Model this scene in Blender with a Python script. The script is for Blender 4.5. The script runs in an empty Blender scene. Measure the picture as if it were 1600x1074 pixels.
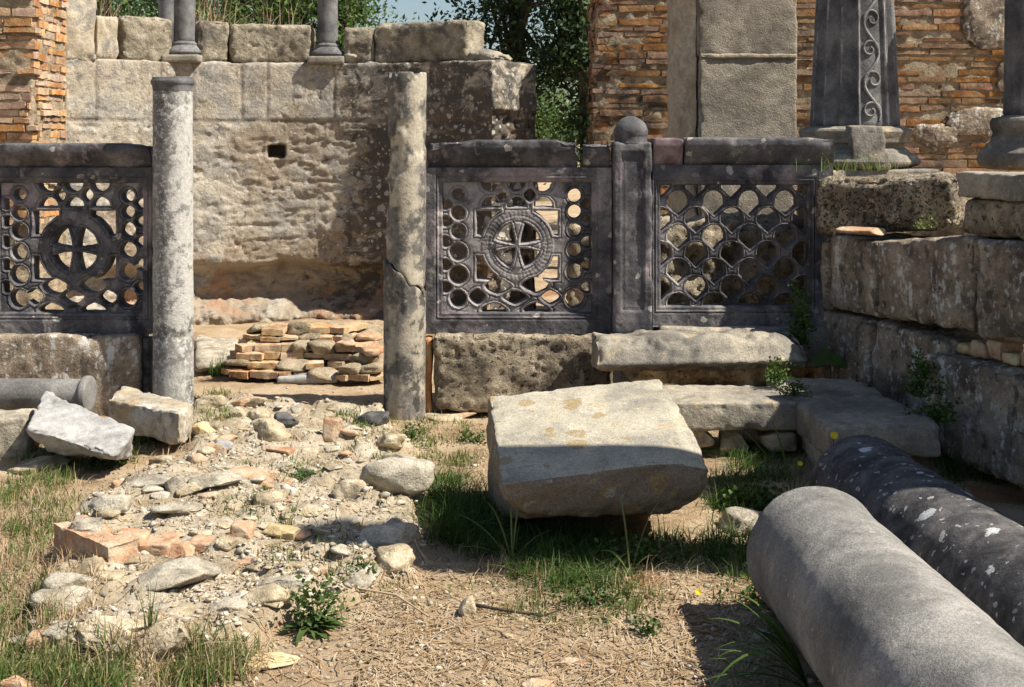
import bpy, bmesh, math, random
import numpy as np
from mathutils import Vector, Matrix
S = bpy.context.scene
COL = S.collection
R_ = math.radians
random.seed(7); RNG = np.random.default_rng(11)

# ------------------------------------------------------------------ camera, sky, sun
F = 2000.0; EYE = 1.5; HZ = 212.0           # focal length in photo pixels, eye height, horizon row
cam = bpy.data.cameras.new('camera'); cam.lens = 36 * F / 1600; cam.sensor_width = 36
cam.shift_y = -(537 - HZ) / 1600; cam.clip_end = 800; cam.clip_start = 0.05
co = bpy.data.objects.new('camera', cam); COL.objects.link(co)
co.location = (0, 0, EYE); co.rotation_euler = (R_(90), 0, 0); S.camera = co
SUN_EL, SUN_AZ = 51.0, 106.0                 # azimuth clockwise from +Y (straight ahead)
w = bpy.data.worlds.new('World'); S.world = w; w.use_nodes = True
nt = w.node_tree; sky = nt.nodes.new('ShaderNodeTexSky'); sky.sky_type = 'NISHITA'; sky.sun_disc = False
sky.sun_elevation = R_(SUN_EL); sky.sun_rotation = R_(SUN_AZ); sky.air_density = 1.0; sky.dust_density = 1.0
nt.links.new(sky.outputs[0], nt.nodes['Background'].inputs[0]); nt.nodes['Background'].inputs[1].default_value = 0.064
sl = bpy.data.lights.new('sun', 'SUN'); sl.energy = 5.0; sl.angle = R_(0.53); sl.color = (1, 0.93, 0.82)
so = bpy.data.objects.new('sun', sl); COL.objects.link(so)
sd = Vector((math.cos(R_(SUN_EL)) * math.sin(R_(SUN_AZ)), math.cos(R_(SUN_EL)) * math.cos(R_(SUN_AZ)), math.sin(R_(SUN_EL))))
so.rotation_euler = (-sd).to_track_quat('-Z', 'Y').to_euler(); so.location = (6, -2, 8)
S.view_settings.view_transform = 'Standard'; S.view_settings.look = 'None'; S.view_settings.gamma = 1
S.cycles.max_bounces = 6; S.cycles.diffuse_bounces = 3; S.cycles.transmission_bounces = 3
S.view_settings.exposure = 0.8

# ------------------------------------------------------------------ numpy noise
def _h(ix, iy, iz, s):
    h = (ix.astype(np.int64) * 374761393 + iy.astype(np.int64) * 668265263 + iz.astype(np.int64) * 2147483647 + s * 974711) & 0xffffffff
    h = ((h ^ (h >> 13)) * 1274126177) & 0xffffffff
    h = ((h ^ (h >> 16)) * 2246822519) & 0xffffffff
    return h ^ (h >> 15)
def h01(ix, iy, iz, s): return (_h(ix, iy, iz, s) & 0xffffff) / float(0xffffff)
def gnoise(p, seed=0):
    p = np.asarray(p, float); i = np.floor(p).astype(np.int64); f = p - i; u = f * f * f * (f * (f * 6 - 15) + 10)
    out = 0
    for a in (0, 1):
        for b in (0, 1):
            for c in (0, 1):
                h = _h(i[:, 0] + a, i[:, 1] + b, i[:, 2] + c, seed)
                gx = ((h & 255) / 127.5 - 1); gy = (((h >> 8) & 255) / 127.5 - 1); gz = (((h >> 16) & 255) / 127.5 - 1)
                d = gx * (f[:, 0] - a) + gy * (f[:, 1] - b) + gz * (f[:, 2] - c)
                wx = u[:, 0] if a else 1 - u[:, 0]; wy = u[:, 1] if b else 1 - u[:, 1]; wz = u[:, 2] if c else 1 - u[:, 2]
                out = out + d * wx * wy * wz
    return out * 1.2
def fbm(p, seed=0, oct=4, gain=0.5):
    p = np.asarray(p, float); o = 0; a = 1.0
    for k in range(oct):
        o = o + a * gnoise(p * (2.03 ** k) + 17.3 * k, seed + k); a *= gain
    return o
def voro2(x, y, seed=0):
    """distance to nearest and second nearest cell point, and the cell's random value"""
    ix = np.floor(x).astype(np.int64); iy = np.floor(y).astype(np.int64)
    d1 = np.full(x.shape, 9.0); d2 = np.full(x.shape, 9.0); c = np.zeros(x.shape); z = np.zeros_like(ix)
    for a in (-1, 0, 1):
        for b in (-1, 0, 1):
            px = ix + a + h01(ix + a, iy + b, z, seed); py = iy + b + h01(ix + a, iy + b, z, seed + 1)
            d = np.hypot(px - x, py - y); r = h01(ix + a, iy + b, z, seed + 2)
            m = d < d1; d2 = np.where(m, d1, np.minimum(d2, d)); c = np.where(m, r, c); d1 = np.where(m, d, d1)
    return d1, d2, c
def sstep(a, b, x):
    t = np.clip((x - a) / (b - a), 0, 1); return t * t * (3 - 2 * t)

# ------------------------------------------------------------------ pixel helpers (photo pixel + distance -> place)
def W(px, py, Y): return np.array([(px - 800) * Y / F, Y, EYE - (py - HZ) * Y / F])
def G(px, py, z=0.0):
    Y = F * (EYE - z) / (py - HZ); return np.array([(px - 800) * Y / F, Y, z])

# ------------------------------------------------------------------ object helpers
def tag(o, label=None, cat=None, group=None, kind=None):
    if label: o['label'] = label
    if cat: o['category'] = cat
    if group: o['group'] = group
    if kind: o['kind'] = kind
    return o
def thing(name, loc, label, cat, group=None):
    o = bpy.data.objects.new(name, None); COL.objects.link(o); o.location = [float(v) for v in loc]
    o.empty_display_size = 0.1; return tag(o, label, cat, group)
def mesh(name, V, Fc, mat, parent=None, attrs=None, smooth=True, label=None, cat=None, group=None, kind=None, origin=None):
    V = np.asarray(V, float)
    if parent is not None: org = np.array(parent.location)
    elif origin is not None: org = np.array(origin, float)
    else: org = np.array([(V[:, 0].min() + V[:, 0].max()) / 2, (V[:, 1].min() + V[:, 1].max()) / 2, V[:, 2].min()])
    me = bpy.data.meshes.new(name)
    if isinstance(Fc, np.ndarray):
        n, k = Fc.shape
        me.vertices.add(len(V)); me.vertices.foreach_set('co', (V - org).astype(np.float32).ravel())
        me.loops.add(n * k); me.loops.foreach_set('vertex_index', Fc.astype(np.int32).ravel())
        me.polygons.add(n); me.polygons.foreach_set('loop_start', np.arange(0, n * k, k, dtype=np.int32))
        me.update(calc_edges=True)
    else:
        me.from_pydata([tuple(v) for v in (V - org)], [], [tuple(int(i) for i in f) for f in Fc])
    if smooth: me.polygons.foreach_set('use_smooth', np.ones(len(me.polygons), dtype=bool))
    for k, a in (attrs or {}).items():
        at = me.attributes.new(k, 'FLOAT', 'POINT'); at.data.foreach_set('value', np.asarray(a, np.float32))
    me.validate(); me.update()
    me.materials.append(mat)
    o = bpy.data.objects.new(name, me); COL.objects.link(o)
    if parent is not None: o.parent = parent
    else: o.location = org
    return tag(o, label, cat, group, kind)
def vnormals(V, Q):
    n = np.zeros_like(V)
    a = V[Q[:, 2]] - V[Q[:, 0]]; b = V[Q[:, -1]] - V[Q[:, 1]]; c = np.cross(a, b)
    for k in range(Q.shape[1]): np.add.at(n, Q[:, k], c)
    l = np.linalg.norm(n, axis=1, keepdims=True); return n / np.maximum(l, 1e-12)

_lat = {}
def lattice_box(nx, ny, nz):
    key = (nx, ny, nz)
    if key in _lat: return _lat[key]
    I, J, K = np.meshgrid(np.arange(nx + 1), np.arange(ny + 1), np.arange(nz + 1), indexing='ij')
    m = (I == 0) | (I == nx) | (J == 0) | (J == ny) | (K == 0) | (K == nz)
    idx = np.full(m.shape, -1); idx[m] = np.arange(m.sum())
    P = np.stack([I[m] / nx, J[m] / ny, K[m] / nz], 1)
    Q = []
    def face(A, flip):
        q = np.stack([A[:-1, :-1], A[1:, :-1], A[1:, 1:], A[:-1, 1:]], -1).reshape(-1, 4)
        Q.append(q[:, ::-1] if flip else q)
    face(idx[:, :, 0], True); face(idx[:, :, -1], False)
    face(idx[:, 0, :], False); face(idx[:, -1, :], True)
    face(idx[0, :, :], True); face(idx[-1, :, :], False)
    _lat[key] = (P, np.concatenate(Q)); return _lat[key]

def box_geo(c8=None, size=None, step=0.03, r=0.02, fmap=None, amp=0.006, freq=6.0, chip=0.0, pit=0.0, pitf=25.0, seed=0, disp=None, cap=90):
    """rounded, weathered block. c8: bottom fl,fr,br,bl then top fl,fr,br,bl"""
    if c8 is not None:
        c8 = np.array(c8, float)
        L = max(np.linalg.norm(c8[1] - c8[0]), np.linalg.norm(c8[5] - c8[4])); Wd = max(np.linalg.norm(c8[3] - c8[0]), np.linalg.norm(c8[2] - c8[1])); H = max(np.linalg.norm(c8[4] - c8[0]), np.linalg.norm(c8[5] - c8[1]))
        def fmap(u):
            x, y, z = u[:, :1], u[:, 1:2], u[:, 2:]
            b = (c8[0] * (1 - x) + c8[1] * x) * (1 - y) + (c8[3] * (1 - x) + c8[2] * x) * y
            t = (c8[4] * (1 - x) + c8[5] * x) * (1 - y) + (c8[7] * (1 - x) + c8[6] * x) * y
            return b * (1 - z) + t * z
    else: L, Wd, H = size
    dim = np.array([L, Wd, H])
    n = [int(np.clip(round(d / step), 2, cap * 8)) for d in dim]
    P, Q = lattice_box(*n)
    rr = min(r, dim.min() * 0.45)
    p = (P - 0.5) * dim; half = dim / 2
    nr = rr * (1 + 0.7 * np.clip(gnoise(p * 5 / max(0.2, dim.max()) * 2 + seed * 3.1, seed + 5), -1, 1))[:, None]
    inner = np.clip(p, -(half - nr), half - nr); d = p - inner; dl = np.linalg.norm(d, axis=1, keepdims=True)
    p2 = inner + d / np.maximum(dl, 1e-9) * nr * np.where(dl > 0, 1, 0)
    u = p2 / dim + 0.5
    V = fmap(u); N = vnormals(V, Q)
    q = V + seed * 7.77
    dd = amp * fbm(q * freq, seed, 4)
    if chip:
        e = np.sort(half - np.abs(p), axis=1)[:, 1]
        dd -= chip * sstep(0.06, 0.0, e) * np.clip(fbm(q * 9, seed + 31, 3) + 0.15, 0, 1.2)
    if pit:
        dd -= pit * sstep(0.25, 0.6, fbm(q * pitf, seed + 51, 2))
    if disp is not None: dd = dd + disp(V, N, P)
    return V + N * dd[:, None], Q
def block(name, mat, parent=None, label=None, cat=None, group=None, attrs=None, **k):
    V, Q = box_geo(**k)
    return mesh(name, V, Q, mat, parent, label=label, cat=cat, group=group)
def c8box(x0, x1, y0, y1, z0, z1, rz=0.0):
    P = np.array([[x0, y0, z0], [x1, y0, z0], [x1, y1, z0], [x0, y1, z0], [x0, y0, z1], [x1, y0, z1], [x1, y1, z1], [x0, y1, z1]], float)
    if rz:
        c = P.mean(0); a = math.cos(rz); b = math.sin(rz); q = P - c
        P = np.stack([q[:, 0] * a - q[:, 1] * b, q[:, 0] * b + q[:, 1] * a, q[:, 2]], 1) + c
    return P
def front8(pl, pr, z0, z1, dep, slant=(0, 0)):
    """block whose front bottom edge runs pl->pr (x,y); dep = depth away from camera"""
    pl = np.array(pl, float); pr = np.array(pr, float); t = (pr - pl) / np.linalg.norm(pr - pl); n = np.array([-t[1], t[0]])
    bl = pl + n * dep; br = pr + n * dep
    z0 = (z0, z0) if np.isscalar(z0) else z0; z1 = (z1, z1) if np.isscalar(z1) else z1
    return [[*pl, z0[0]], [*pr, z0[1]], [*br, z0[1]], [*bl, z0[0]], [*pl, z1[0]], [*pr, z1[1]], [*br, z1[1]], [*bl, z1[0]]]

def tube_geo(p0, p1, rf, nth=48, nt_=40, caps=(True, True), amp=0.0, freq=8, seed=0, end0=None, end1=None, bev=0.008, disp=None):
    """shaft from p0 to p1; rf(theta,t)->radius; end0/end1: f(x,y)->offset along axis for broken ends"""
    p0 = np.array(p0, float); p1 = np.array(p1, float); ax = p1 - p0; Ln = np.linalg.norm(ax); ax /= Ln
    ref = np.array([0, 0, 1.0]) if abs(ax[2]) < 0.9 else np.array([0, -1.0, 0])
    ex = np.cross(ref, ax) if abs(ax[2]) < 0.9 else np.array([1.0, 0, 0]); ex /= np.linalg.norm(ex); ey = np.cross(ax, ex)
    th = np.arange(nth) / nth * 2 * math.pi; ts = np.linspace(0, 1, nt_)
    rows = []
    if caps[0]:
        for s in (0.02, 0.35, 0.7): rows.append((0.0, s))
        rows.append((0.0, 1 - bev * 5)); rows.append((0.0, 1 - bev * 1.6))
    for t in ts: rows.append((t, 1.0))
    if caps[1]:
        rows.append((1.0, 1 - bev * 1.6)); rows.append((1.0, 1 - bev * 5))
        for s in (0.7, 0.35, 0.02): rows.append((1.0, s))
    V = []
    for t, s in rows:
        r = rf(th, np.full(nth, t)) * s; x = r * np.cos(th); y = r * np.sin(th)
        a = np.full(nth, t * Ln)
        if end0 is not None: a = a + (1 - t) * end0(x, y)
        if end1 is not None: a = a + t * end1(x, y)
        e0 = bev if caps[0] else 0.0; e1 = bev if caps[1] else 0.0
        if s == 1.0: a = a + e0 * (1 - t) - e1 * t
        elif abs(s - (1 - bev * 1.6)) < 1e-9: a = a + (0.3 * bev if t == 0 else -0.3 * bev)
        V.append(p0 + ex * x[:, None] + ey * y[:, None] + ax * a[:, None])
    nr = len(rows); V = np.concatenate(V)
    i = np.arange(nr - 1)[:, None] * nth; j = np.arange(nth)[None, :]; jn = (j + 1) % nth
    Q = np.stack([i + j, i + jn, i + nth + jn, i + nth + j], -1).reshape(-1, 4)
    if amp or disp is not None:
        N = vnormals(V, Q); dd = amp * fbm(V * freq + seed * 5.3, seed, 4) if amp else 0
        if disp is not None: dd = dd + disp(V)
        V = V + N * np.asarray(dd)[:, None]
    return V, Q
def path_tube(pts, r, n=6):
    pts = np.array(pts, float); V = []; m = len(pts)
    for k in range(m):
        t = pts[min(k + 1, m - 1)] - pts[max(k - 1, 0)]; t /= np.linalg.norm(t) + 1e-9
        a = np.cross(t, [0.3, 0.9, 0.31]); a /= np.linalg.norm(a) + 1e-9; b = np.cross(t, a)
        rr = r[k] if hasattr(r, '__len__') else r
        for q in range(n):
            g = 2 * math.pi * q / n; V.append(pts[k] + rr * (math.cos(g) * a + math.sin(g) * b))
    i = np.arange(m - 1)[:, None] * n; j = np.arange(n)[None, :]; jn = (j + 1) % n
    return np.array(V), np.stack([i + j, i + jn, i + n + jn, i + n + j], -1).reshape(-1, 4)
def join(parts):
    V = []; Q = []; o = 0
    for v, q in parts: V.append(v); Q.append(q + o); o += len(v)
    return np.concatenate(V), np.concatenate(Q)
_ico = {}
def ico(sub):
    if sub not in _ico:
        bm = bmesh.new(); bmesh.ops.create_icosphere(bm, subdivisions=sub, radius=1); bm.verts.ensure_lookup_table()
        _ico[sub] = (np.array([v.co[:] for v in bm.verts]), np.array([[v.index for v in f.verts] for f in bm.faces])); bm.free()
    return _ico[sub]
def rock_geo(c, size, seed, rz=0.0, boxy=0.3, cuts=7, rough=0.05, sub=4, tilt=(0, 0), freq=1.7):
    P, Fc = ico(sub); rg = np.random.default_rng(seed); p = P.copy()
    q = 2 + boxy * 6; p = p / (np.sum(np.abs(p) ** q, axis=1, keepdims=True) ** (1 / q))
    for k in range(cuts):
        n = rg.normal(size=3); n /= np.linalg.norm(n); cc = rg.uniform(0.55, 0.92)
        d = np.maximum(p @ n - cc, 0); p = p - n * d[:, None] * 0.93
    N = vnormals(p, Fc)
    p = p + N * (rough * fbm(p * freq + seed * 1.7, seed, 5, 0.55))[:, None]
    p = p * np.array(size) / 2; sm = min(size); p = p + N * (0.035 * sm * fbm(p / sm * 7 + seed, seed + 3, 4, 0.6))[:, None]
    M = np.array(Matrix.Rotation(rz, 3, 'Z') @ Matrix.Rotation(tilt[0], 3, 'X') @ Matrix.Rotation(tilt[1], 3, 'Y'))
    return p @ M.T + np.array(c), Fc

# ------------------------------------------------------------------ materials
class NB:
    def __init__(s, name):
        s.m = bpy.data.materials.new(name); s.m.use_nodes = True; s.t = s.m.node_tree; s.n = s.t.nodes; s.l = s.t.links
        s.bsdf = s.n['Principled BSDF']; s.bsdf.inputs['Specular IOR Level'].default_value = 0.25
    def link(s, a, b): s.l.new(a, b)
    def val(s, sock, v):
        if hasattr(v, 'is_linked') or isinstance(v, bpy.types.NodeSocket): s.l.new(v, sock)
        else: sock.default_value = v
    def math(s, op, a, b=0.0, c=None, clamp=False):
        n = s.n.new('ShaderNodeMath'); n.operation = op; n.use_clamp = clamp; s.val(n.inputs[0], a); s.val(n.inputs[1], b)
        if c is not None: s.val(n.inputs[2], c)
        return n.outputs[0]
    def vmath(s, op, a, b):
        n = s.n.new('ShaderNodeVectorMath'); n.operation = op; s.val(n.inputs[0], a)
        if op == 'SCALE': s.val(n.inputs[3], b)
        else: s.val(n.inputs[1], b)
        return n.outputs[0]
    def noise(s, vec, sc, det=6, rough=0.6, dist=0.0):
        n = s.n.new('ShaderNodeTexNoise'); s.l.new(vec, n.inputs['Vector']); n.inputs['Scale'].default_value = sc
        n.inputs['Detail'].default_value = det; n.inputs['Roughness'].default_value = rough; n.inputs['Distortion'].default_value = dist
        return n.outputs[0], n.outputs[1]
    def voro(s, vec, sc, feat='F1'):
        n = s.n.new('ShaderNodeTexVoronoi'); n.feature = feat; s.l.new(vec, n.inputs['Vector']); n.inputs['Scale'].default_value = sc
        return n.outputs['Distance'], (n.outputs['Color'] if feat == 'F1' else None)
    def ramp(s, fac, stops):
        n = s.n.new('ShaderNodeValToRGB'); e = n.color_ramp.elements
        while len(e) < len(stops): e.new(0.5)
        for k, (p, c) in enumerate(stops):
            e[k].position = p; e[k].color = (*c, 1) if len(c) == 3 else c
        s.l.new(fac, n.inputs[0]); return n.outputs[0]
    def mrange(s, x, a, b, c=0.0, d=1.0, smooth=True):
        n = s.n.new('ShaderNodeMapRange'); n.interpolation_type = 'SMOOTHSTEP' if smooth else 'LINEAR'
        s.val(n.inputs[0], x)
        for k, v in zip((1, 2, 3, 4), (a, b, c, d)): s.val(n.inputs[k], v)
        return n.outputs[0]
    def mix(s, f, a, b, mode='MIX'):
        n = s.n.new('ShaderNodeMix'); n.data_type = 'RGBA'; n.blend_type = mode; s.val(n.inputs[0], f)
        for k, v in ((6, a), (7, b)):
            if isinstance(v, tuple): n.inputs[k].default_value = (*v, 1)
            else: s.l.new(v, n.inputs[k])
        return n.outputs[2]
    def attr(s, name):
        n = s.n.new('ShaderNodeAttribute'); n.attribute_name = name; return n.outputs['Fac']
    def coords(s, rnd=True):
        tc = s.n.new('ShaderNodeTexCoord')
        if not rnd: return tc.outputs['Object']
        oi = s.n.new('ShaderNodeObjectInfo'); return s.vmath('ADD', tc.outputs['Object'], s.math('MULTIPLY', oi.outputs['Random'], 50.0))

def stone_mat(name, cols, sc=4.0, stains=(), spots=(), pits=None, streaks=(), attrs=(), island=0.0, bump=0.5, bscale=60.0, rough=0.9, rnd=True, grain=0.25, lo=0.37, hi=0.63, bdist=0.006, mot=(0.35, 18)):
    b = NB(name); v = b.coords(rnd)
    nf, nc = b.noise(v, sc, 7, 0.65, 0.3)
    k = len(cols); col = b.ramp(nf, [(lo + (hi - lo) * i / max(1, k - 1), c) for i, c in enumerate(cols)])
    if island:
        g = b.n.new('ShaderNodeNewGeometry'); hs = b.n.new('ShaderNodeHueSaturation'); b.l.new(col, hs.inputs['Color'])
        b.l.new(b.mrange(g.outputs['Random Per Island'], 0, 1, 1 - island, 1 + island, False), hs.inputs['Value'])
        r2 = b.math('FRACT', b.math('MULTIPLY', g.outputs['Random Per Island'], 7.31))
        b.l.new(b.mrange(r2, 0, 1, 0.5 - island * 0.025, 0.5 + island * 0.035, False), hs.inputs['Hue'])
        r3 = b.math('FRACT', b.math('MULTIPLY', g.outputs['Random Per Island'], 23.7))
        b.l.new(b.mrange(r3, 0, 1, 0.55, 1.1, False), hs.inputs['Saturation']); col = hs.outputs[0]
    for (c, s_, a, z) in attrs_first(attrs):
        f, _ = b.noise(v, s_, 6, 0.65); m = b.mrange(b.math('ADD', b.attr(a), b.math('MULTIPLY', b.math('SUBTRACT', f, 0.5), z)), 0.42, 0.58)
        col = b.mix(m, col, c)
    for (c, s_, l0, h0, st) in stains:
        f, _ = b.noise(v, s_, 6, 0.68, 0.4); col = b.mix(b.math('MULTIPLY', b.mrange(f, l0, h0), st), col, c)
    for (c, s_, l0, h0, st) in streaks:                      # run-off stains, stretched downwards
        mp = b.n.new('ShaderNodeMapping'); mp.inputs['Scale'].default_value = (1, 1, 0.2); b.l.new(v, mp.inputs[0])
        f, _ = b.noise(mp.outputs[0], s_, 6, 0.6); g2, _ = b.noise(v, s_ * 1.7, 4, 0.6)
        col = b.mix(b.math('MULTIPLY', b.mrange(b.math('ADD', f, b.math('MULTIPLY', b.math('SUBTRACT', g2, 0.5), 0.9)), l0, h0), st), col, c)
    _, wc = b.noise(v, 22, 3, 0.6); wv = b.vmath('ADD', v, b.vmath('SCALE', b.vmath('SUBTRACT', wc, (0.5, 0.5, 0.5)), 0.05))
    _, wc2 = b.noise(v, 90, 2, 0.6); wv = b.vmath('ADD', wv, b.vmath('SCALE', b.vmath('SUBTRACT', wc2, (0.5, 0.5, 0.5)), 0.012))
    for (c, s_, rmax, dens, st) in spots:
        d, cc = b.voro(wv, s_); sp = b.n.new('ShaderNodeSeparateColor'); b.l.new(cc, sp.inputs[0])
        rad = b.mrange(sp.outputs[0], 1 - dens, 1.0, 0.0, rmax, False)
        m = b.mrange(b.math('SUBTRACT', d, rad), 0.0, -0.05)
        pat, _ = b.noise(v, 2.3, 2); m = b.math('MULTIPLY', m, b.mrange(pat, 0.33, 0.45))
        tone, _ = b.noise(v, 130, 3); col = b.mix(b.math('MULTIPLY', m, b.mrange(tone, 0.2, 0.8, st * 0.6, st)), col, c)
    mo, _ = b.noise(v, mot[1], 6, 0.72, 0.6); col = b.mix(mot[0], col, b.ramp(mo, [(0.34, (0.18, 0.18, 0.18)), (0.5, (0.5, 0.5, 0.5)), (0.66, (0.78, 0.78, 0.78))]), 'OVERLAY')
    gr, _ = b.noise(v, 170, 4, 0.75)
    col = b.mix(grain, col, b.ramp(gr, [(0.38, (0.2, 0.2, 0.2)), (0.62, (0.82, 0.82, 0.82))]), 'OVERLAY')
    bf, _ = b.noise(v, bscale, 5, 0.7); bf2, _ = b.noise(v, bscale / 6, 4, 0.65)
    hgt = b.math('ADD', b.math('ADD', b.math('MULTIPLY', bf, 0.8), bf2), b.math('MULTIPLY', gr, 0.22))
    if pits:
        s_, t_, c = pits
        pf, _ = b.noise(v, s_, 4, 0.55, 0.6); m = b.mrange(pf, t_, t_ + 0.07)
        col = b.mix(b.math('MULTIPLY', m, 0.8), col, c); hgt = b.math('SUBTRACT', hgt, b.math('MULTIPLY', m, 1.2))
    bp = b.n.new('ShaderNodeBump'); bp.inputs['Strength'].default_value = bump; bp.inputs['Distance'].default_value = bdist * 2.5
    b.l.new(hgt, bp.inputs['Height']); b.l.new(bp.outputs[0], b.bsdf.inputs['Normal'])
    b.l.new(col, b.bsdf.inputs['Base Color']); b.bsdf.inputs['Roughness'].default_value = rough
    return b.m
def attrs_first(a): return a

def leaf_mat(name, stops, trans=0.35, rough=0.6):
    b = NB(name); g = b.n.new('ShaderNodeNewGeometry')
    col = b.ramp(g.outputs['Random Per Island'], [(i / max(1, len(stops) - 1), c) for i, c in enumerate(stops)])
    b.l.new(col, b.bsdf.inputs['Base Color']); b.bsdf.inputs['Roughness'].default_value = rough
    tr = b.n.new('ShaderNodeBsdfTranslucent'); b.l.new(b.mix(1.0, col, (1.0, 1.0, 0.55), 'MULTIPLY'), tr.inputs[0])
    mx = b.n.new('ShaderNodeMixShader'); mx.inputs[0].default_value = trans
    b.l.new(b.bsdf.outputs[0], mx.inputs[1]); b.l.new(tr.outputs[0], mx.inputs[2]); b.l.new(mx.outputs[0], b.n['Material Output'].inputs[0])
    return b.m

LICH = (0.42, 0.42, 0.38); LICHW = (0.55, 0.56, 0.54); LICHO = (0.36, 0.25, 0.10)
M = {}
M['marble_dark'] = stone_mat('dark_marble', [(0.039, 0.039, 0.046), (0.088, 0.085, 0.092), (0.175, 0.165, 0.165)], 3.2,
    attrs=[((0.26, 0.25, 0.24), 9.0, 'wear', 0.9)], stains=[((0.298, 0.246, 0.256), 2.2, 0.54, 0.66, 0.75), ((0.023, 0.022, 0.025), 4.0, 0.54, 0.68, 0.9)], spots=[((0.525, 0.493, 0.445), 15, 0.36, 0.34, 0.8)],
    streaks=[((0.350, 0.323, 0.297), 9, 0.60, 0.75, 0.5)], bump=0.35, bscale=45, rough=0.75, grain=0.35)
M['marble_purple'] = stone_mat('purplish_marble', [(0.05, 0.046, 0.052), (0.11, 0.098, 0.106), (0.19, 0.165, 0.17)], 3.0,
    stains=[((0.018, 0.018, 0.021), 2.6, 0.52, 0.62, 0.92), ((0.24, 0.20, 0.20), 5, 0.56, 0.7, 0.5)], spots=[((0.32, 0.31, 0.29), 18, 0.3, 0.15, 0.8)],
    streaks=[((0.26, 0.25, 0.24), 9, 0.60, 0.75, 0.45)], bump=0.35, bscale=45, rough=0.75, grain=0.35)
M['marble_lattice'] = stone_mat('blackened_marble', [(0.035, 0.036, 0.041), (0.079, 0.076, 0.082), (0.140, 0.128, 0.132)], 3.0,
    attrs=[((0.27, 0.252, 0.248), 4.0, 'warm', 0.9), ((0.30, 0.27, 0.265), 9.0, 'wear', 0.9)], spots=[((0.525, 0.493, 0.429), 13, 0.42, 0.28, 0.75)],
    stains=[((0.021, 0.020, 0.023), 4.0, 0.56, 0.70, 0.8)], bump=0.35, bscale=45, rough=0.75, grain=0.35)
M['marble_pink'] = stone_mat('pinkish_marble', [(0.12, 0.085, 0.09), (0.20, 0.145, 0.15), (0.28, 0.22, 0.22)], 5, stains=[((0.05, 0.045, 0.05), 6, 0.55, 0.7, 0.7)], bump=0.3, rough=0.8)
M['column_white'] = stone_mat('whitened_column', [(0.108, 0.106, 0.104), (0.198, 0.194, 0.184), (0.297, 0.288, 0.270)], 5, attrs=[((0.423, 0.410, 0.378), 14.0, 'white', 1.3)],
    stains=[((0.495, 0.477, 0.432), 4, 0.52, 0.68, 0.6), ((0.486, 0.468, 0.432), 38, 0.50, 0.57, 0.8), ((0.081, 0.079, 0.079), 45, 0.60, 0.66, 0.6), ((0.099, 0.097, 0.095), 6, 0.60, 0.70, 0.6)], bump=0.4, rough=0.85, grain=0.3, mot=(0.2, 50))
M['column_lime'] = stone_mat('lime_stained_column', [(0.09, 0.085, 0.08), (0.15, 0.14, 0.125), (0.22, 0.205, 0.185)], 4,
    streaks=[((0.42, 0.375, 0.29), 4, 0.44, 0.56, 0.9), ((0.06, 0.058, 0.055), 11, 0.56, 0.70, 0.6)], stains=[((0.36, 0.31, 0.24), 30, 0.56, 0.62, 0.6)], bump=0.4, rough=0.88, grain=0.3)
M['column_lime_low'] = stone_mat('faintly_limed_column', [(0.08, 0.076, 0.072), (0.14, 0.13, 0.118), (0.21, 0.195, 0.175)], 4,
    streaks=[((0.38, 0.34, 0.265), 5, 0.52, 0.63, 0.75), ((0.03, 0.03, 0.03), 11, 0.56, 0.68, 0.8)], stains=[((0.36, 0.31, 0.24), 30, 0.56, 0.62, 0.6)], bump=0.4, rough=0.88, grain=0.3)
M['column_grey'] = stone_mat('grey_granite_column', [(0.06, 0.06, 0.064), (0.12, 0.118, 0.12), (0.20, 0.195, 0.19)], 5, attrs=[((0.30, 0.295, 0.285), 9.0, 'wear', 0.9)], stains=[((0.22, 0.21, 0.2), 8, 0.6, 0.75, 0.5)], bump=0.3, rough=0.75, grain=0.4, mot=(0.25, 60))
M['fallen_light'] = stone_mat('pale_granite_shaft', [(0.150, 0.145, 0.136), (0.238, 0.229, 0.211), (0.334, 0.317, 0.290)], 3.2,
    stains=[((0.106, 0.101, 0.097), 22, 0.58, 0.68, 0.6), ((0.317, 0.238, 0.167), 13, 0.66, 0.74, 0.6), ((0.079, 0.077, 0.075), 1.8, 0.50, 0.66, 0.55)], spots=[((0.458, 0.422, 0.370), 22, 0.25, 0.16, 0.7)],
    pits=(95, 0.68, (0.053, 0.053, 0.053)), bump=0.5, bscale=85, rough=0.88, grain=0.45, bdist=0.004, mot=(0.18, 60))
M['fallen_dark'] = stone_mat('dark_granite_shaft', [(0.035, 0.035, 0.038), (0.075, 0.072, 0.072), (0.14, 0.13, 0.125)], 8,
    stains=[((0.16, 0.14, 0.13), 26, 0.58, 0.68, 0.6)], spots=[((0.60, 0.62, 0.62), 10, 0.34, 0.26, 1.0), ((0.45, 0.44, 0.42), 24, 0.36, 0.34, 0.9), ((0.50, 0.50, 0.49), 48, 0.4, 0.25, 0.9)], bump=0.5, bscale=80, rough=0.85, grain=0.4, bdist=0.004, mot=(0.25, 50))
M['slab'] = stone_mat('weathered_limestone', [(0.124, 0.114, 0.101), (0.235, 0.216, 0.179), (0.371, 0.330, 0.259)], 2.2,
    stains=[((0.519, 0.396, 0.219), 7, 0.56, 0.68, 0.45), ((0.087, 0.078, 0.067), 3, 0.56, 0.72, 0.7)], spots=[((0.420, 0.312, 0.150), 18, 0.36, 0.2, 0.6), (LICH, 24, 0.3, 0.16, 0.7)], bump=0.6, bscale=60, grain=0.45)
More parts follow.
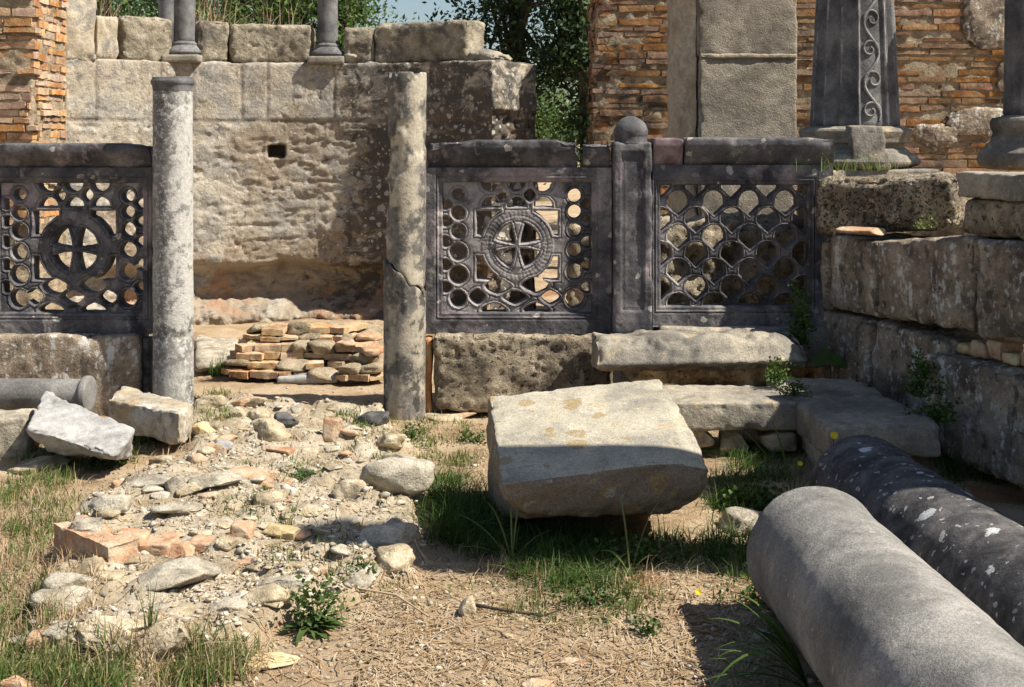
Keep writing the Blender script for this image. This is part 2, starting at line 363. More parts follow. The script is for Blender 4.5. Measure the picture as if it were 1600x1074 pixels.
M['slab_top'] = stone_mat('fallen_slab_limestone', [(0.252, 0.234, 0.194), (0.360, 0.329, 0.257), (0.432, 0.396, 0.310)], 5,
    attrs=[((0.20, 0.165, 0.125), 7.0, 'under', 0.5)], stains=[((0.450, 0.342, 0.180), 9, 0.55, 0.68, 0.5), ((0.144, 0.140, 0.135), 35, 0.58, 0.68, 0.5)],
    spots=[((0.270, 0.189, 0.081), 11, 0.5, 0.5, 0.85), ((0.306, 0.288, 0.252), 17, 0.48, 0.45, 0.85)], bump=0.6, bscale=75, grain=0.5, bdist=0.004, mot=(0.2, 60))
M['poros'] = stone_mat('porous_shell_limestone', [(0.122, 0.101, 0.074), (0.257, 0.215, 0.154), (0.433, 0.364, 0.259)], 5,
    stains=[((0.061, 0.052, 0.043), 3, 0.55, 0.7, 0.75), ((0.406, 0.260, 0.111), 6, 0.6, 0.72, 0.5)], pits=(42, 0.60, (0.027, 0.022, 0.017)), streaks=[((0.568, 0.507, 0.408), 16, 0.60, 0.72, 0.4)], spots=[(LICH, 20, 0.3, 0.15, 0.6)], bump=0.9, bscale=45, grain=0.4, bdist=0.01)
M['honeycomb'] = stone_mat('honeycombed_limestone', [(0.122, 0.101, 0.074), (0.257, 0.215, 0.154), (0.433, 0.364, 0.259)], 5,
    stains=[((0.061, 0.052, 0.043), 3, 0.55, 0.7, 0.75), ((0.406, 0.260, 0.111), 6, 0.6, 0.72, 0.5)], pits=(75, 0.55, (0.027, 0.022, 0.017)), streaks=[((0.568, 0.507, 0.408), 16, 0.60, 0.72, 0.4)], spots=[(LICH, 20, 0.3, 0.15, 0.6)], bump=0.9, bscale=45, grain=0.4, bdist=0.01)
M['ashlar'] = stone_mat('streaked_ashlar', [(0.133, 0.105, 0.079), (0.284, 0.227, 0.166), (0.443, 0.362, 0.270)], 4,
    stains=[((0.062, 0.051, 0.043), 3, 0.54, 0.68, 0.75), ((0.425, 0.279, 0.159), 5, 0.6, 0.74, 0.4)], streaks=[((0.750, 0.750, 0.698), 16, 0.55, 0.74, 0.7), ((0.054, 0.045, 0.040), 10, 0.6, 0.72, 0.7)],
    pits=(36, 0.66, (0.035, 0.029, 0.024)), spots=[(LICHW, 34, 0.45, 0.4, 0.8)], bump=0.8, bscale=50, grain=0.4, bdist=0.008)
M['wallblock'] = stone_mat('ledge_limestone', [(0.16, 0.14, 0.105), (0.30, 0.26, 0.19), (0.42, 0.37, 0.28)], 6,
    stains=[((0.11, 0.105, 0.1), 5, 0.53, 0.66, 0.75), ((0.40, 0.27, 0.13), 8, 0.6, 0.7, 0.5)], pits=(40, 0.66, (0.04, 0.035, 0.03)), spots=[(LICH, 26, 0.3, 0.15, 0.6)], bump=0.9, bscale=38, grain=0.4, bdist=0.01)
M['pierstone'] = stone_mat('granular_pier_stone', [(0.205, 0.178, 0.139), (0.326, 0.287, 0.230), (0.435, 0.385, 0.305)], 4, stains=[((0.459, 0.368, 0.235), 6, 0.58, 0.72, 0.6), ((0.145, 0.127, 0.107), 9, 0.6, 0.72, 0.4)], pits=(120, 0.64, (0.085, 0.069, 0.053)), bump=1.0, bscale=90, grain=0.5, bdist=0.008, mot=(0.2, 80))
M['plaster'] = stone_mat('old_plaster', [(0.28, 0.235, 0.17), (0.42, 0.36, 0.265), (0.52, 0.455, 0.35)], 4, stains=[((0.22, 0.205, 0.185), 4, 0.5, 0.64, 0.8), ((0.46, 0.33, 0.17), 3, 0.6, 0.72, 0.4)], bump=0.7, bscale=40, grain=0.35)
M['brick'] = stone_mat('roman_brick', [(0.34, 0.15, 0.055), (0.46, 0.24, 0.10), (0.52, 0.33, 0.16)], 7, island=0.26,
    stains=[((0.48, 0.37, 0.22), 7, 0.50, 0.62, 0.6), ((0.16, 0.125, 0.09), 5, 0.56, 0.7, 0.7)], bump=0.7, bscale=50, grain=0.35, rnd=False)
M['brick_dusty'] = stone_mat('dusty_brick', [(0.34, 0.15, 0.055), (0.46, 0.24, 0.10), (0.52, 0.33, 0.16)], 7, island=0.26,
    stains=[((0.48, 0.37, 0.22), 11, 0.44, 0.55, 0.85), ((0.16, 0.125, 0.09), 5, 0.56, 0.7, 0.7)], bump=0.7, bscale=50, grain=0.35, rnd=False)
M['brick_dim'] = stone_mat('shade_toned_roman_brick', [(0.17, 0.07, 0.024), (0.29, 0.135, 0.045), (0.34, 0.20, 0.085)], 6, island=0.26,  # dimmer copy of the brick, shade of the right building put into its colour
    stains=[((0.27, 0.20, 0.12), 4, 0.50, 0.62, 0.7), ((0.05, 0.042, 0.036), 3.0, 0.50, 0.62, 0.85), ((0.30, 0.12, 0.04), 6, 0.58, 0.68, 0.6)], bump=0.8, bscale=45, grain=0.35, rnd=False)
M['mortar'] = stone_mat('lime_mortar', [(0.20, 0.16, 0.105), (0.34, 0.275, 0.185), (0.44, 0.37, 0.26)], 8, stains=[((0.30, 0.17, 0.08), 4, 0.55, 0.68, 0.5), ((0.12, 0.105, 0.09), 6, 0.58, 0.7, 0.6)], bump=1.0, bscale=40, grain=0.4, bdist=0.01)
M['white_marble'] = stone_mat('white_marble', [(0.27, 0.265, 0.25), (0.36, 0.355, 0.34), (0.44, 0.43, 0.41)], 4, stains=[((0.17, 0.165, 0.155), 7, 0.54, 0.66, 0.6)], bump=0.5, bscale=40, grain=0.25)
M['veined'] = stone_mat('veined_marble', [(0.30, 0.25, 0.18), (0.40, 0.36, 0.29), (0.47, 0.44, 0.38)], 6, stains=[((0.36, 0.26, 0.13), 5, 0.52, 0.64, 0.7), ((0.15, 0.145, 0.135), 14, 0.55, 0.64, 0.7)], bump=0.7, bscale=30, grain=0.3)
M['r_tan'] = stone_mat('tan_rubble', [(0.269, 0.218, 0.140), (0.426, 0.353, 0.235), (0.560, 0.482, 0.347)], 9, stains=[((0.224, 0.207, 0.179), 7, 0.55, 0.7, 0.6)], bump=0.8, bscale=60, grain=0.4)
M['r_pale'] = stone_mat('pale_rubble', [(0.27, 0.235, 0.175), (0.40, 0.36, 0.28), (0.50, 0.46, 0.375)], 9, stains=[((0.27, 0.24, 0.19), 9, 0.56, 0.7, 0.6), ((0.50, 0.38, 0.22), 6, 0.62, 0.74, 0.4)], bump=0.8, bscale=60, grain=0.4)
M['r_grey'] = stone_mat('grey_rubble', [(0.231, 0.204, 0.158), (0.381, 0.341, 0.267), (0.520, 0.468, 0.371)], 10, stains=[((0.462, 0.385, 0.257), 8, 0.58, 0.7, 0.5)], bump=0.8, bscale=60, grain=0.45)
M['r_dark'] = stone_mat('dark_rubble', [(0.04, 0.04, 0.042), (0.085, 0.083, 0.082), (0.15, 0.145, 0.14)], 9, bump=0.7, bscale=60)
M['r_brick'] = stone_mat('terracotta', [(0.33, 0.18, 0.10), (0.46, 0.27, 0.16), (0.52, 0.36, 0.24)], 10, stains=[((0.48, 0.40, 0.29), 12, 0.47, 0.60, 0.8)], bump=0.6, bscale=60)
M['r_ochre'] = stone_mat('ochre_stone', [(0.40, 0.30, 0.15), (0.54, 0.42, 0.23), (0.60, 0.50, 0.32)], 7, stains=[((0.34, 0.29, 0.2), 10, 0.58, 0.7, 0.5)], bump=0.6, bscale=60)
M['grass'] = leaf_mat('green_grass', [(0.06, 0.12, 0.025), (0.09, 0.155, 0.035), (0.15, 0.20, 0.06), (0.25, 0.25, 0.10), (0.34, 0.29, 0.15)])
M['lush'] = leaf_mat('lush_grass', [(0.035, 0.075, 0.016), (0.055, 0.11, 0.022), (0.085, 0.145, 0.032), (0.11, 0.16, 0.045)])
M['dry'] = leaf_mat('dry_straw', [(0.28, 0.18, 0.095), (0.40, 0.29, 0.17), (0.52, 0.42, 0.29), (0.20, 0.12, 0.06)], 0.15)
M['weed'] = leaf_mat('weed_leaves', [(0.035, 0.075, 0.018), (0.06, 0.11, 0.028), (0.09, 0.14, 0.04), (0.13, 0.17, 0.07)], 0.3)
M['foliage'] = leaf_mat('tree_foliage', [(0.031, 0.071, 0.020), (0.060, 0.119, 0.031), (0.102, 0.170, 0.043), (0.153, 0.221, 0.060)], 0.3)
M['foliage_dark'] = leaf_mat('dark_tree_foliage', [(0.016, 0.038, 0.016), (0.027, 0.057, 0.022), (0.047, 0.081, 0.030), (0.068, 0.108, 0.035)], 0.25)
M['bark'] = stone_mat('bark', [(0.035, 0.027, 0.02), (0.07, 0.055, 0.04), (0.12, 0.095, 0.07)], 8, bump=1.0, bscale=30)
M['petal'] = leaf_mat('yellow_petals', [(0.75, 0.55, 0.01), (0.85, 0.68, 0.02)], 0.2)

# ------------------------------------------------------------------ ground
MOUND = np.array([G(px, py, 0.06)[:2] for px, py in [(300, 618), (600, 630), (640, 690), (655, 760), (655, 880), (560, 895), (485, 935), (300, 1010), (180, 1022), (40, 1005), (48, 895), (85, 850), (150, 775), (200, 735), (290, 690)]])
def poly_sd(x, y, P):
    d = np.full(x.shape, 1e9); ins = np.zeros(x.shape, bool)
    for k in range(len(P)):
        a, b = P[k], P[(k + 1) % len(P)]; e = b - a
        t = np.clip(((x - a[0]) * e[0] + (y - a[1]) * e[1]) / (e @ e), 0, 1)
        d = np.minimum(d, np.hypot(x - a[0] - t * e[0], y - a[1] - t * e[1]))
        c = (a[1] > y) != (b[1] > y)
        ins ^= c & (x < (b[0] - a[0]) * (y - a[1]) / (b[1] - a[1] + 1e-12) + a[0])
    return np.where(ins, d, -d)
def ground_fields(x, y):
    p = np.stack([x, y, np.zeros_like(x)], 1)
    sd_ = poly_sd(x, y, MOUND) + 0.09 * fbm(p * 3.1, 3, 4)
    m = sstep(-0.02, 0.07, sd_)
    wx = x + 0.05 * gnoise(p * 5, 61); wy = y + 0.05 * gnoise(p * 5 + 9, 62)
    d1, d2, c = voro2(wx / 0.15, wy / 0.12, 21); cob = sstep(0.0, 0.35, d2 - d1) * (c * 0.9 + 0.1) * sstep(0.25, 0.8, c)
    d3, d4, c2 = voro2(x / 0.045, y / 0.04, 27); peb = np.clip(0.45 - d3, 0, 1) * (c2 > 0.6) * 0.035
    h = 0.035 * fbm(p * 0.9, 5, 3) + 0.014 * fbm(p * 4.5, 6, 4) + 0.004 * fbm(p * 30, 7, 3)
    h = h + m * (0.055 + 0.035 * cob + 0.016 * fbm(p * 8, 9, 4) + 0.012 * np.abs(fbm(p * 26, 10, 3))) + peb * (0.25 + 0.75 * m) 
    hollow = sstep(0.75, 1.3, x) * sstep(5.9, 5.2, y) * sstep(3.0, 4.2, y)
    h = h - 0.05 * hollow
    near = sstep(60, 9, y); return h * near - 0.01, m, cob
def Hs(x, y): return float(ground_fields(np.array([x], float), np.array([y], float))[0][0])
def GH(px, py):
    z = 0.03
    for _ in range(4):
        g = G(px, py, z); z = 0.5 * z + 0.5 * Hs(g[0], g[1])
    return G(px, py, z)
xs = np.concatenate([[-300, -120, -60, -30, -16, -9], np.arange(-5.2, -2.2, 0.05), np.arange(-2.2, 2.6, 0.0165), np.arange(2.6, 5.2, 0.06), [9, 16, 30, 60, 120, 300]])
ys = [-40, -15, -6, -2, 1.0, 2.0, 2.6]; yv = 2.8
while yv < 13: ys.append(yv); yv += 0.0042 * yv
ys = np.array(ys + [14, 16, 20, 26, 36, 50, 80, 130, 220, 400])
X, Y = np.meshgrid(xs, ys, indexing='ij'); gx, gy = X.ravel(), Y.ravel()
gh, gm, gc = ground_fields(gx, gy)
red = sstep(0.0, 0.5, fbm(np.stack([gx, gy, gx * 0], 1) * 1.6, 71, 3)) * sstep(-0.25, 0.2, gx) * (1 - gm)
ii = np.arange(len(xs) - 1)[:, None] * len(ys); jj = np.arange(len(ys) - 1)[None, :]
GQ = np.stack([ii + jj, ii + len(ys) + jj, ii + len(ys) + jj + 1, ii + jj + 1], -1).reshape(-1, 4)
b = NB('dry_ground'); v = b.coords(False)
nf, _ = b.noise(v, 3.0, 9, 0.65); soil = b.ramp(nf, [(0.3, (0.24, 0.155, 0.085)), (0.48, (0.42, 0.305, 0.185)), (0.66, (0.53, 0.42, 0.285))])
nf2, _ = b.noise(v, 7.0, 9, 0.7); mort = b.ramp(nf2, [(0.3, (0.26, 0.20, 0.125)), (0.46, (0.44, 0.365, 0.25)), (0.6, (0.58, 0.51, 0.395))])
f, _ = b.noise(v, 10, 6, 0.7); mm = b.mrange(b.math('ADD', b.attr('mortar'), b.math('MULTIPLY', b.math('SUBTRACT', f, 0.5), 1.3)), 0.35, 0.6)
col = b.mix(mm, soil, mort)
fr, _ = b.noise(v, 14, 6, 0.7); col = b.mix(b.mrange(b.math('ADD', b.attr('red'), b.math('MULTIPLY', b.math('SUBTRACT', fr, 0.5), 1.2)), 0.4, 0.75, 0, 0.8), col, (0.30, 0.135, 0.05))
pd, pc = b.voro(v, 70); sp = b.n.new('ShaderNodeSeparateColor'); b.l.new(pc, sp.inputs[0])
col = b.mix(b.math('MULTIPLY', b.mrange(pd, 0.42, 0.3), b.mrange(sp.outputs[0], 0.72, 0.8)), col, b.ramp(sp.outputs[1], [(0, (0.55, 0.5, 0.42)), (0.5, (0.36, 0.30, 0.22)), (0.8, (0.40, 0.22, 0.13)), (1, (0.2, 0.19, 0.18))]))
gr, _ = b.noise(v, 210, 5, 0.75); col = b.mix(0.6, col, b.ramp(gr, [(0.3, (0.2, 0.2, 0.2)), (0.7, (0.82, 0.82, 0.82))]), 'OVERLAY')
mp = b.n.new('ShaderNodeMapping'); mp.inputs['Scale'].default_value = (1, 0.25, 1); mp.inputs['Rotation'].default_value = (0, 0, 0.7); b.l.new(v, mp.inputs[0])
st, _ = b.noise(mp.outputs[0], 150, 5, 0.7, 1.5); col = b.mix(b.mrange(st, 0.56, 0.66, 0, 0.5), col, (0.52, 0.41, 0.27))
st2, _ = b.noise(v, 55, 6, 0.7); col = b.mix(b.mrange(st2, 0.58, 0.7, 0, 0.5), col, (0.15, 0.105, 0.065))
bn, _ = b.noise(v, 120, 8, 0.75); bn2, _ = b.noise(v, 24, 6, 0.7)
bp = b.n.new('ShaderNodeBump'); bp.inputs['Strength'].default_value = 0.9; bp.inputs['Distance'].default_value = 0.018
b.l.new(b.math('ADD', b.math('MULTIPLY', bn, 0.7), b.math('ADD', bn2, b.math('MULTIPLY', st, 0.4))), bp.inputs['Height']); b.l.new(bp.outputs[0], b.bsdf.inputs['Normal'])
b.l.new(col, b.bsdf.inputs['Base Color']); b.bsdf.inputs['Roughness'].default_value = 0.95
mesh('ground', np.stack([gx, gy, gh], 1), GQ, b.m, attrs={'mortar': gm, 'red': red}, kind='structure', origin=(0, 0, 0))

# ------------------------------------------------------------------ apse wall
AC = np.array([-1.62, 8.2]); AR = 2.4
def apse_pt(th, rad, z): return np.stack([AC[0] + rad * np.sin(th), AC[1] + rad * np.cos(th), z], -1)
TH0, TH1 = R_(-64), R_(37.6); LEDGE = 2.1
def th_at(px, rad=AR):
    lo, hi = TH0, TH1
    for _ in range(50):
        m_ = (lo + hi) / 2; p = apse_pt(np.array(m_), rad, 0.0)
        if 800 + F * p[0] / p[1] < px: lo = m_
        else: hi = m_
    return lo
HOLE = th_at(432) * AR; JOINTS = [th_at(q) * AR for q in (150, 252, 303, 378, 418, 522, 690)]
def photo_xy(V): return 800 + F * V[:, 0] / V[:, 1], HZ + F * (EYE - V[:, 2]) / V[:, 1]
def apse_fields(V):
    th = np.arctan2(V[:, 0] - AC[0], V[:, 1] - AC[1]); s = th * AR; z = V[:, 2]
    q = np.stack([s, z, s * 0], 1)
    joint = np.zeros(len(V))
    top = sstep(1.60, 1.64, z + 0.03 * gnoise(q * 3, 2))
    for sv in JOINTS: joint = np.maximum(joint, top * sstep(0.016, 0.004, np.abs(s - sv + 0.012 * gnoise(q * 6, 4))))
    joint = np.maximum(joint, sstep(0.02, 0.006, np.abs(z - 1.62 + 0.03 * gnoise(q * 2.5, 2))) * 0.8)
    w2 = q + 0.08 * np.stack([gnoise(q * 4, 12), gnoise(q * 4 + 5, 13), q[:, 2]], 1)
    d1, d2, c = voro2(w2[:, 0] / 0.34, w2[:, 1] / 0.16, 33); stones = sstep(0.02, 0.22, d2 - d1)
    expo = sstep(-0.05, 0.25, fbm(q * 1.7, 41, 4) + 0.1 + 0.35 * sstep(0.8, 0.3, z) + 0.18 * sstep(0.0, 0.8, s) - 0.25 * sstep(-1.0, -1.6, s)) * (1 - top)
    return th, s, z, q, joint, stones, expo, top, c
def apse_disp(V, N, P):
    th, s, z, q, joint, stones, expo, top, c = apse_fields(V); front = (P[:, 1] < 1e-6)
    qa = q * np.array([1, 2.2, 1])
    d = 0.007 * fbm(q * 9, 8, 5, 0.6) - 0.006 * (1 - top) * sstep(0.1, 0.35, fbm(q * np.array([2.2, 15, 1]) + 0.3 * fbm(q * 3, 14, 2)[:, None], 18, 4)) * sstep(-0.9, -0.3, s) + 0.018 * fbm(q * 1.5, 9, 3) - 0.008 * joint
    d = d + expo * (-0.008 + 0.010 * stones * (0.3 + c)) - (1 - top) * (0.010 * sstep(0.05, 0.35, fbm(qa * 3.2, 15, 5)) + 0.008 * sstep(0.2, 0.4, fbm(qa * 8, 16, 4)))
    cr = np.abs(fbm(q * 1.1, 19, 5)); d = d - 0.012 * sstep(0.015, 0.0, cr) * sstep(0.3, 0.6, z)
    low = sstep(0.55, 0.1, z); d = d + low * (0.09 * fbm(q * 4.5, 22, 5, 0.6) + 0.14 * sstep(0.16, 0.0, z)) - 0.17 * sstep(0.47, 0.38, z + 0.07 * fbm(q * 2.2, 44, 4)) * sstep(0.02, 0.2, z)
    hx = AC[0] + 1; hole = sstep(0.075, 0.05, np.abs(s - HOLE)) * sstep(0.06, 0.045, np.abs(z - 1.37 - 0.02 * gnoise(q * 20, 3))); d = d - 0.26 * hole
    end = sstep(0.55, 1.0, P[:, 0]) * 0
    d = np.where(front, d, 0.03 * fbm(V * 4, 25, 4) - (P[:, 0] > 0.999) * ((0.09 * np.clip(fbm(V * 5, 27, 5, 0.6) + 0.4, 0, 1.3) + 0.03) * sstep(1.72, 1.66, z + 0.03 * gnoise(V * 6, 3))))
    return d
def apse_map(th0, th1, z0, z1, r0, r1):
    def f(u):
        th = th0 + (th1 - th0) * u[:, 0]; rad = r0 + (r1 - r0) * u[:, 1]; return apse_pt(th, rad, z0 + (z1 - z0) * u[:, 2])
    return f
apse = thing('apse_wall', (AC[0], AC[1] + AR, 0), 'curved ruined apse wall of plastered rubble with square hole, behind the openwork screens', 'wall')
Lh = (TH1 - TH0) * AR
V, Q = box_geo(size=(Lh, 0.60, LEDGE + 0.15), step=0.0135, r=0.02, fmap=apse_map(TH0, TH1, -0.15, LEDGE, AR, AR + 0.60), amp=0.0, disp=apse_disp, seed=3, cap=200)
th, s, z, q, joint, stones, expo, top, c = apse_fields(V)
hole = sstep(0.09, 0.05, np.abs(s - HOLE)) * sstep(0.07, 0.045, np.abs(z - 1.37))
dark = 0.55 * sstep(-0.35, 0.7, s) + 0.10 * sstep(1.7, 1.2, z) + 0.16 * fbm(q * 1.1, 57, 3) + sstep(0.5, 0.15, z) * 0.14  # dark patina mixed with painted-in shade, deepening over the right half
b = NB('apse_masonry'); v = b.coords(False)
n1, _ = b.noise(v, 2.5, 9, 0.68, 0.3); col = b.ramp(n1, [(0.3, (0.22, 0.175, 0.115)), (0.45, (0.41, 0.345, 0.24)), (0.56, (0.50, 0.44, 0.335)), (0.66, (0.30, 0.28, 0.245))])
n2, _ = b.noise(v, 5, 7, 0.65); col = b.mix(b.mrange(n2, 0.45, 0.56, 0, 0.75), col, (0.27, 0.255, 0.225)); n7, _ = b.noise(v, 16, 8, 0.72, 0.5); col = b.mix(b.mrange(n7, 0.54, 0.64, 0, 0.65), col, (0.12, 0.10, 0.078)); n8, _ = b.noise(v, 20, 8, 0.72); col = b.mix(b.mrange(n8, 0.55, 0.64, 0, 0.6), col, (0.54, 0.47, 0.35))
n3, _ = b.noise(v, 9, 7, 0.7); col = b.mix(b.math('MULTIPLY', b.mrange(b.math('ADD', b.attr('expo'), b.math('SUBTRACT', n3, 0.5)), 0.4, 0.9), 0.65), col, b.ramp(n2, [(0.35, (0.20, 0.15, 0.095)), (0.6, (0.36, 0.26, 0.15))]))
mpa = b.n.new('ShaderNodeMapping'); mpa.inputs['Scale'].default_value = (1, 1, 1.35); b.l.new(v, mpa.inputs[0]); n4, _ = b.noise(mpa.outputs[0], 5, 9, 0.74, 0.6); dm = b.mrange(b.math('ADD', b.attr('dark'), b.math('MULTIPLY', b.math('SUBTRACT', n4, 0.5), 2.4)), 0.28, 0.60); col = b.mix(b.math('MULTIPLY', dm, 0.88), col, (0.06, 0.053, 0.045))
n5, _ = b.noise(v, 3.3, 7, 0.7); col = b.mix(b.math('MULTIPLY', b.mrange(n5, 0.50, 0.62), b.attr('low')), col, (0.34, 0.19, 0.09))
_, wc = b.noise(v, 18, 4, 0.65); wv = b.vmath('ADD', v, b.vmath('SCALE', b.vmath('SUBTRACT', wc, (0.5, 0.5, 0.5)), 0.06))
for s_, rm, dn, cc, st in ((9, 0.40, 0.5, (0.44, 0.40, 0.325), 0.8), (17, 0.42, 0.5, (0.50, 0.46, 0.38), 0.8), (34, 0.42, 0.45, (0.52, 0.48, 0.40), 0.75)):
    d, vc = b.voro(wv, s_); spx = b.n.new('ShaderNodeSeparateColor'); b.l.new(vc, spx.inputs[0]); rad = b.mrange(spx.outputs[0], 1 - dn, 1, 0, rm, False)
    pt, _ = b.noise(v, 1.6, 4); mk = b.math('MULTIPLY', b.mrange(b.math('SUBTRACT', d, rad), 0, -0.06), b.mrange(b.math('ADD', pt, b.math('MULTIPLY', b.attr('lich'), 0.25)), 0.48, 0.6)); col = b.mix(b.math('MULTIPLY', mk, st), col, cc)
col = b.mix(b.math('MULTIPLY', b.attr('joint'), 0.5), col, (0.12, 0.09, 0.06))
gr, _ = b.noise(v, 120, 5, 0.75); col = b.mix(0.4, col, b.ramp(gr, [(0.3, (0.22, 0.22, 0.22)), (0.7, (0.8, 0.8, 0.8))]), 'OVERLAY')
bn, _ = b.noise(v, 45, 8, 0.72); bn2, _ = b.noise(v, 10, 6, 0.7); bp = b.n.new('ShaderNodeBump'); bp.inputs['Strength'].default_value = 0.9; bp.inputs['Distance'].default_value = 0.022
b.l.new(b.math('ADD', b.math('MULTIPLY', bn, 0.6), bn2), bp.inputs['Height']); b.l.new(bp.outputs[0], b.bsdf.inputs['Normal']); b.l.new(col, b.bsdf.inputs['Base Color']); b.bsdf.inputs['Roughness'].default_value = 0.95
hs = b.n.new('ShaderNodeHueSaturation'); hs.inputs['Saturation'].default_value = 0.78; b.l.new(col, hs.inputs['Color']); b.l.new(hs.outputs[0], b.bsdf.inputs['Base Color'])
M['apse'] = b.m
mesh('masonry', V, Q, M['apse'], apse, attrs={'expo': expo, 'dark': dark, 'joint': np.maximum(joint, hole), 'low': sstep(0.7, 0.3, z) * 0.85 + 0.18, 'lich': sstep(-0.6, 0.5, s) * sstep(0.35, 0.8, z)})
# higher stump of wall at the left end, with its offset
V, Q = box_geo(size=(0.62, 0.4, 1.3), step=0.02, r=0.03, fmap=apse_map(th_at(48), th_at(150), LEDGE - 0.02, 3.35, AR - 0.02, AR + 0.34), amp=0.02, freq=5, chip=0.04, seed=12)
mesh('upper_wall', V, Q, M['plaster'], apse)
V, Q = box_geo(size=(0.34, 0.2, 0.12), step=0.012, r=0.02, fmap=apse_map(th_at(151.5), th_at(187), LEDGE - 0.012, LEDGE + 0.34, AR + 0.01, AR + 0.3), amp=0.012, freq=8, chip=0.03, seed=14)
mesh('upper_block', V, Q, M['plaster'], apse)

# blocks and colonnettes standing on the ledge
lb = [(191, 269, 27, 95, 'squared grey stone block on the apse ledge left of the first dark colonnette'),
      (309, 357, 33, 97, 'narrow dark pitted stone block on the ledge just right of the first colonnette'),
      (359, 487, 38, 100, 'wide grey rectangular stone block on the ledge left of the second colonnette'),
      (536, 584, 42, 100, 'short dark stone block on the ledge just right of the second colonnette'),
      (584, 731, 34, 100, 'largest rough brown stone block, rightmost on the apse ledge')]
for k, (a, c_, y0, y1, lab) in enumerate(lb):
    ta, tb = th_at(a, AR + 0.05), th_at(c_, AR + 0.05); Yd = apse_pt(np.array((ta + tb) / 2), AR + 0.05, 0.0)[1]
    zt = EYE + (HZ - y0) * Yd / F
    V, Q = box_geo(size=((tb - ta) * AR, 0.28, zt - LEDGE), step=0.014, r=0.03, fmap=apse_map(ta, tb, LEDGE - 0.004, zt, AR + 0.035, AR + 0.33), amp=0.016, freq=7, chip=0.035, pit=0.01, seed=60 + k)
    mesh('stone_block', V, Q, M['wallblock'], label=lab, cat='stone block', group='blocks on the apse ledge')
V, Q = box_geo(size=(0.45, 0.3, 0.1), step=0.014, r=0.04, fmap=apse_map(th_at(702), th_at(795), LEDGE - 0.004, LEDGE + 0.085, AR + 0.02, AR + 0.3), amp=0.03, freq=6, chip=0.05, seed=77,
               disp=lambda V, N, P: -0.06 * sstep(0.55, 0.0, P[:, 0]) * P[:, 2] - 0.05 * sstep(0.6, 1.0, P[:, 0]) * P[:, 2])
mesh('broken_slab', V, Q, M['slab'], label='flat broken grey slab lying on the right end of the apse ledge', cat='stone slab')
V, Q = rock_geo(apse_pt(np.array(th_at(545)), AR + 0.06, LEDGE + 0.035), (0.13, 0.1, 0.09), 5, sub=3)
mesh('stone', V, Q, M['r_pale'], label='small rounded pale stone at the foot of the second colonnette', cat='stone')
def colonnette(px, rad, r, lab, ztop=3.3):
    tc = th_at(px, rad); p = apse_pt(np.array(tc), rad, LEDGE)
    t = thing('colonnette', p, lab, 'column', 'dark colonnettes on the apse ledge')
    V, Q = box_geo(c8=c8box(p[0] - r * 1.75, p[0] + r * 1.75, p[1] - r * 1.75, p[1] + r * 1.75, LEDGE - 0.01, LEDGE + 0.055), step=0.02, r=0.006, amp=0.004)
    mesh('plinth', V, Q, M['slab'], t)
    def rb(th_, tt): return r * np.interp(tt, [0, 0.12, 0.3, 0.75, 0.8, 0.92, 1], [1.55, 1.68, 1.6, 1.16, 1.2, 1.2, 1.04]) + 0 * th_
    V, Q = tube_geo(p + [0, 0, 0.055], p + [0, 0, 0.17], rb, 40, 24); mesh('base', V, Q, M['column_grey'], t)
    V, Q = tube_geo(p + [0, 0, 0.171], p + [0, 0, ztop - LEDGE], lambda th_, tt: r * (1 - 0.05 * tt) + 0 * th_, 40, 40, amp=0.002, seed=int(px)); mesh('shaft', V, Q, M['column_grey'], t)
colonnette(288, AR + 0.1, 0.085, 'dark grey colonnette on a moulded base, left of the two on the apse ledge')
colonnette(512, AR + 0.1, 0.085, 'dark grey colonnette on a moulded base, right of the two on the apse ledge')
p = W(262, 40, 12.2)
V, Q = tube_geo((p[0], p[1], 0), (p[0], p[1], 3.6), lambda a, t: 0.085 + 0 * a, 32, 30, amp=0.002); mesh('column', V, Q, M['column_grey'], label='plain dark column rising behind the apse, left of the first colonnette', cat='column')

# ------------------------------------------------------------------ brick masonry
def brick_wall(p0, p1, z0, z1, dep, mat, parent, seed, ch=0.058, bl=0.27, jit=0.012, side=0, gone=0.0, edge=None, name='brickwork', corner=True):
    """courses of thin bricks along p0->p1 (x,y); front faces to the right-hand side of p0->p1"""
    rg = np.random.default_rng(seed); p0 = np.array(p0, float); p1 = np.array(p1, float); Ln = np.linalg.norm(p1 - p0); t = (p1 - p0) / Ln; n = np.array([-t[1], t[0]])
    parts = []; z = z0; k = 0
    while z < z1:
        h = ch * rg.uniform(0.75, 1.2); s = -rg.uniform(0, bl); lim0, lim1 = (edge((z - z0) / (z1 - z0), k) if edge else (0, Ln)); s += lim0
        while s < lim1:
            l = bl * rg.uniform(0.55, 1.35); a = max(s, lim0) ; e = min(s + l, lim1); s += l
            if e - a < 0.03 or rg.uniform() < gone: continue
            o = rg.normal() * jit; o = min(o, 0.02); g = 0.004
            A = p0 + t * (a + g) - n * o; B = p0 + t * (e - g) - n * (o + rg.normal() * 0.003); C = p0 + t * (e - g) + n * dep; D = p0 + t * (a + g) + n * dep
            zb = z + rg.normal() * 0.003; zt = z + h - rg.uniform(0.006, 0.015)
            c8 = [[*A, zb], [*B, zb + rg.normal() * 0.003], [*C, zb], [*D, zb], [*A, zt], [*B, zt + rg.normal() * 0.004], [*C, zt], [*D, zt]]
            parts.append(box_geo(c8=c8, step=0.04, r=0.003, amp=0.006, freq=15, chip=0.012, seed=int(rg.integers(1000)), cap=3))
        z += h; k += 1
    V, Q = join(parts); o = mesh(name, V, Q, mat, parent); o.data.set_sharp_from_angle(angle=R_(32)); return o
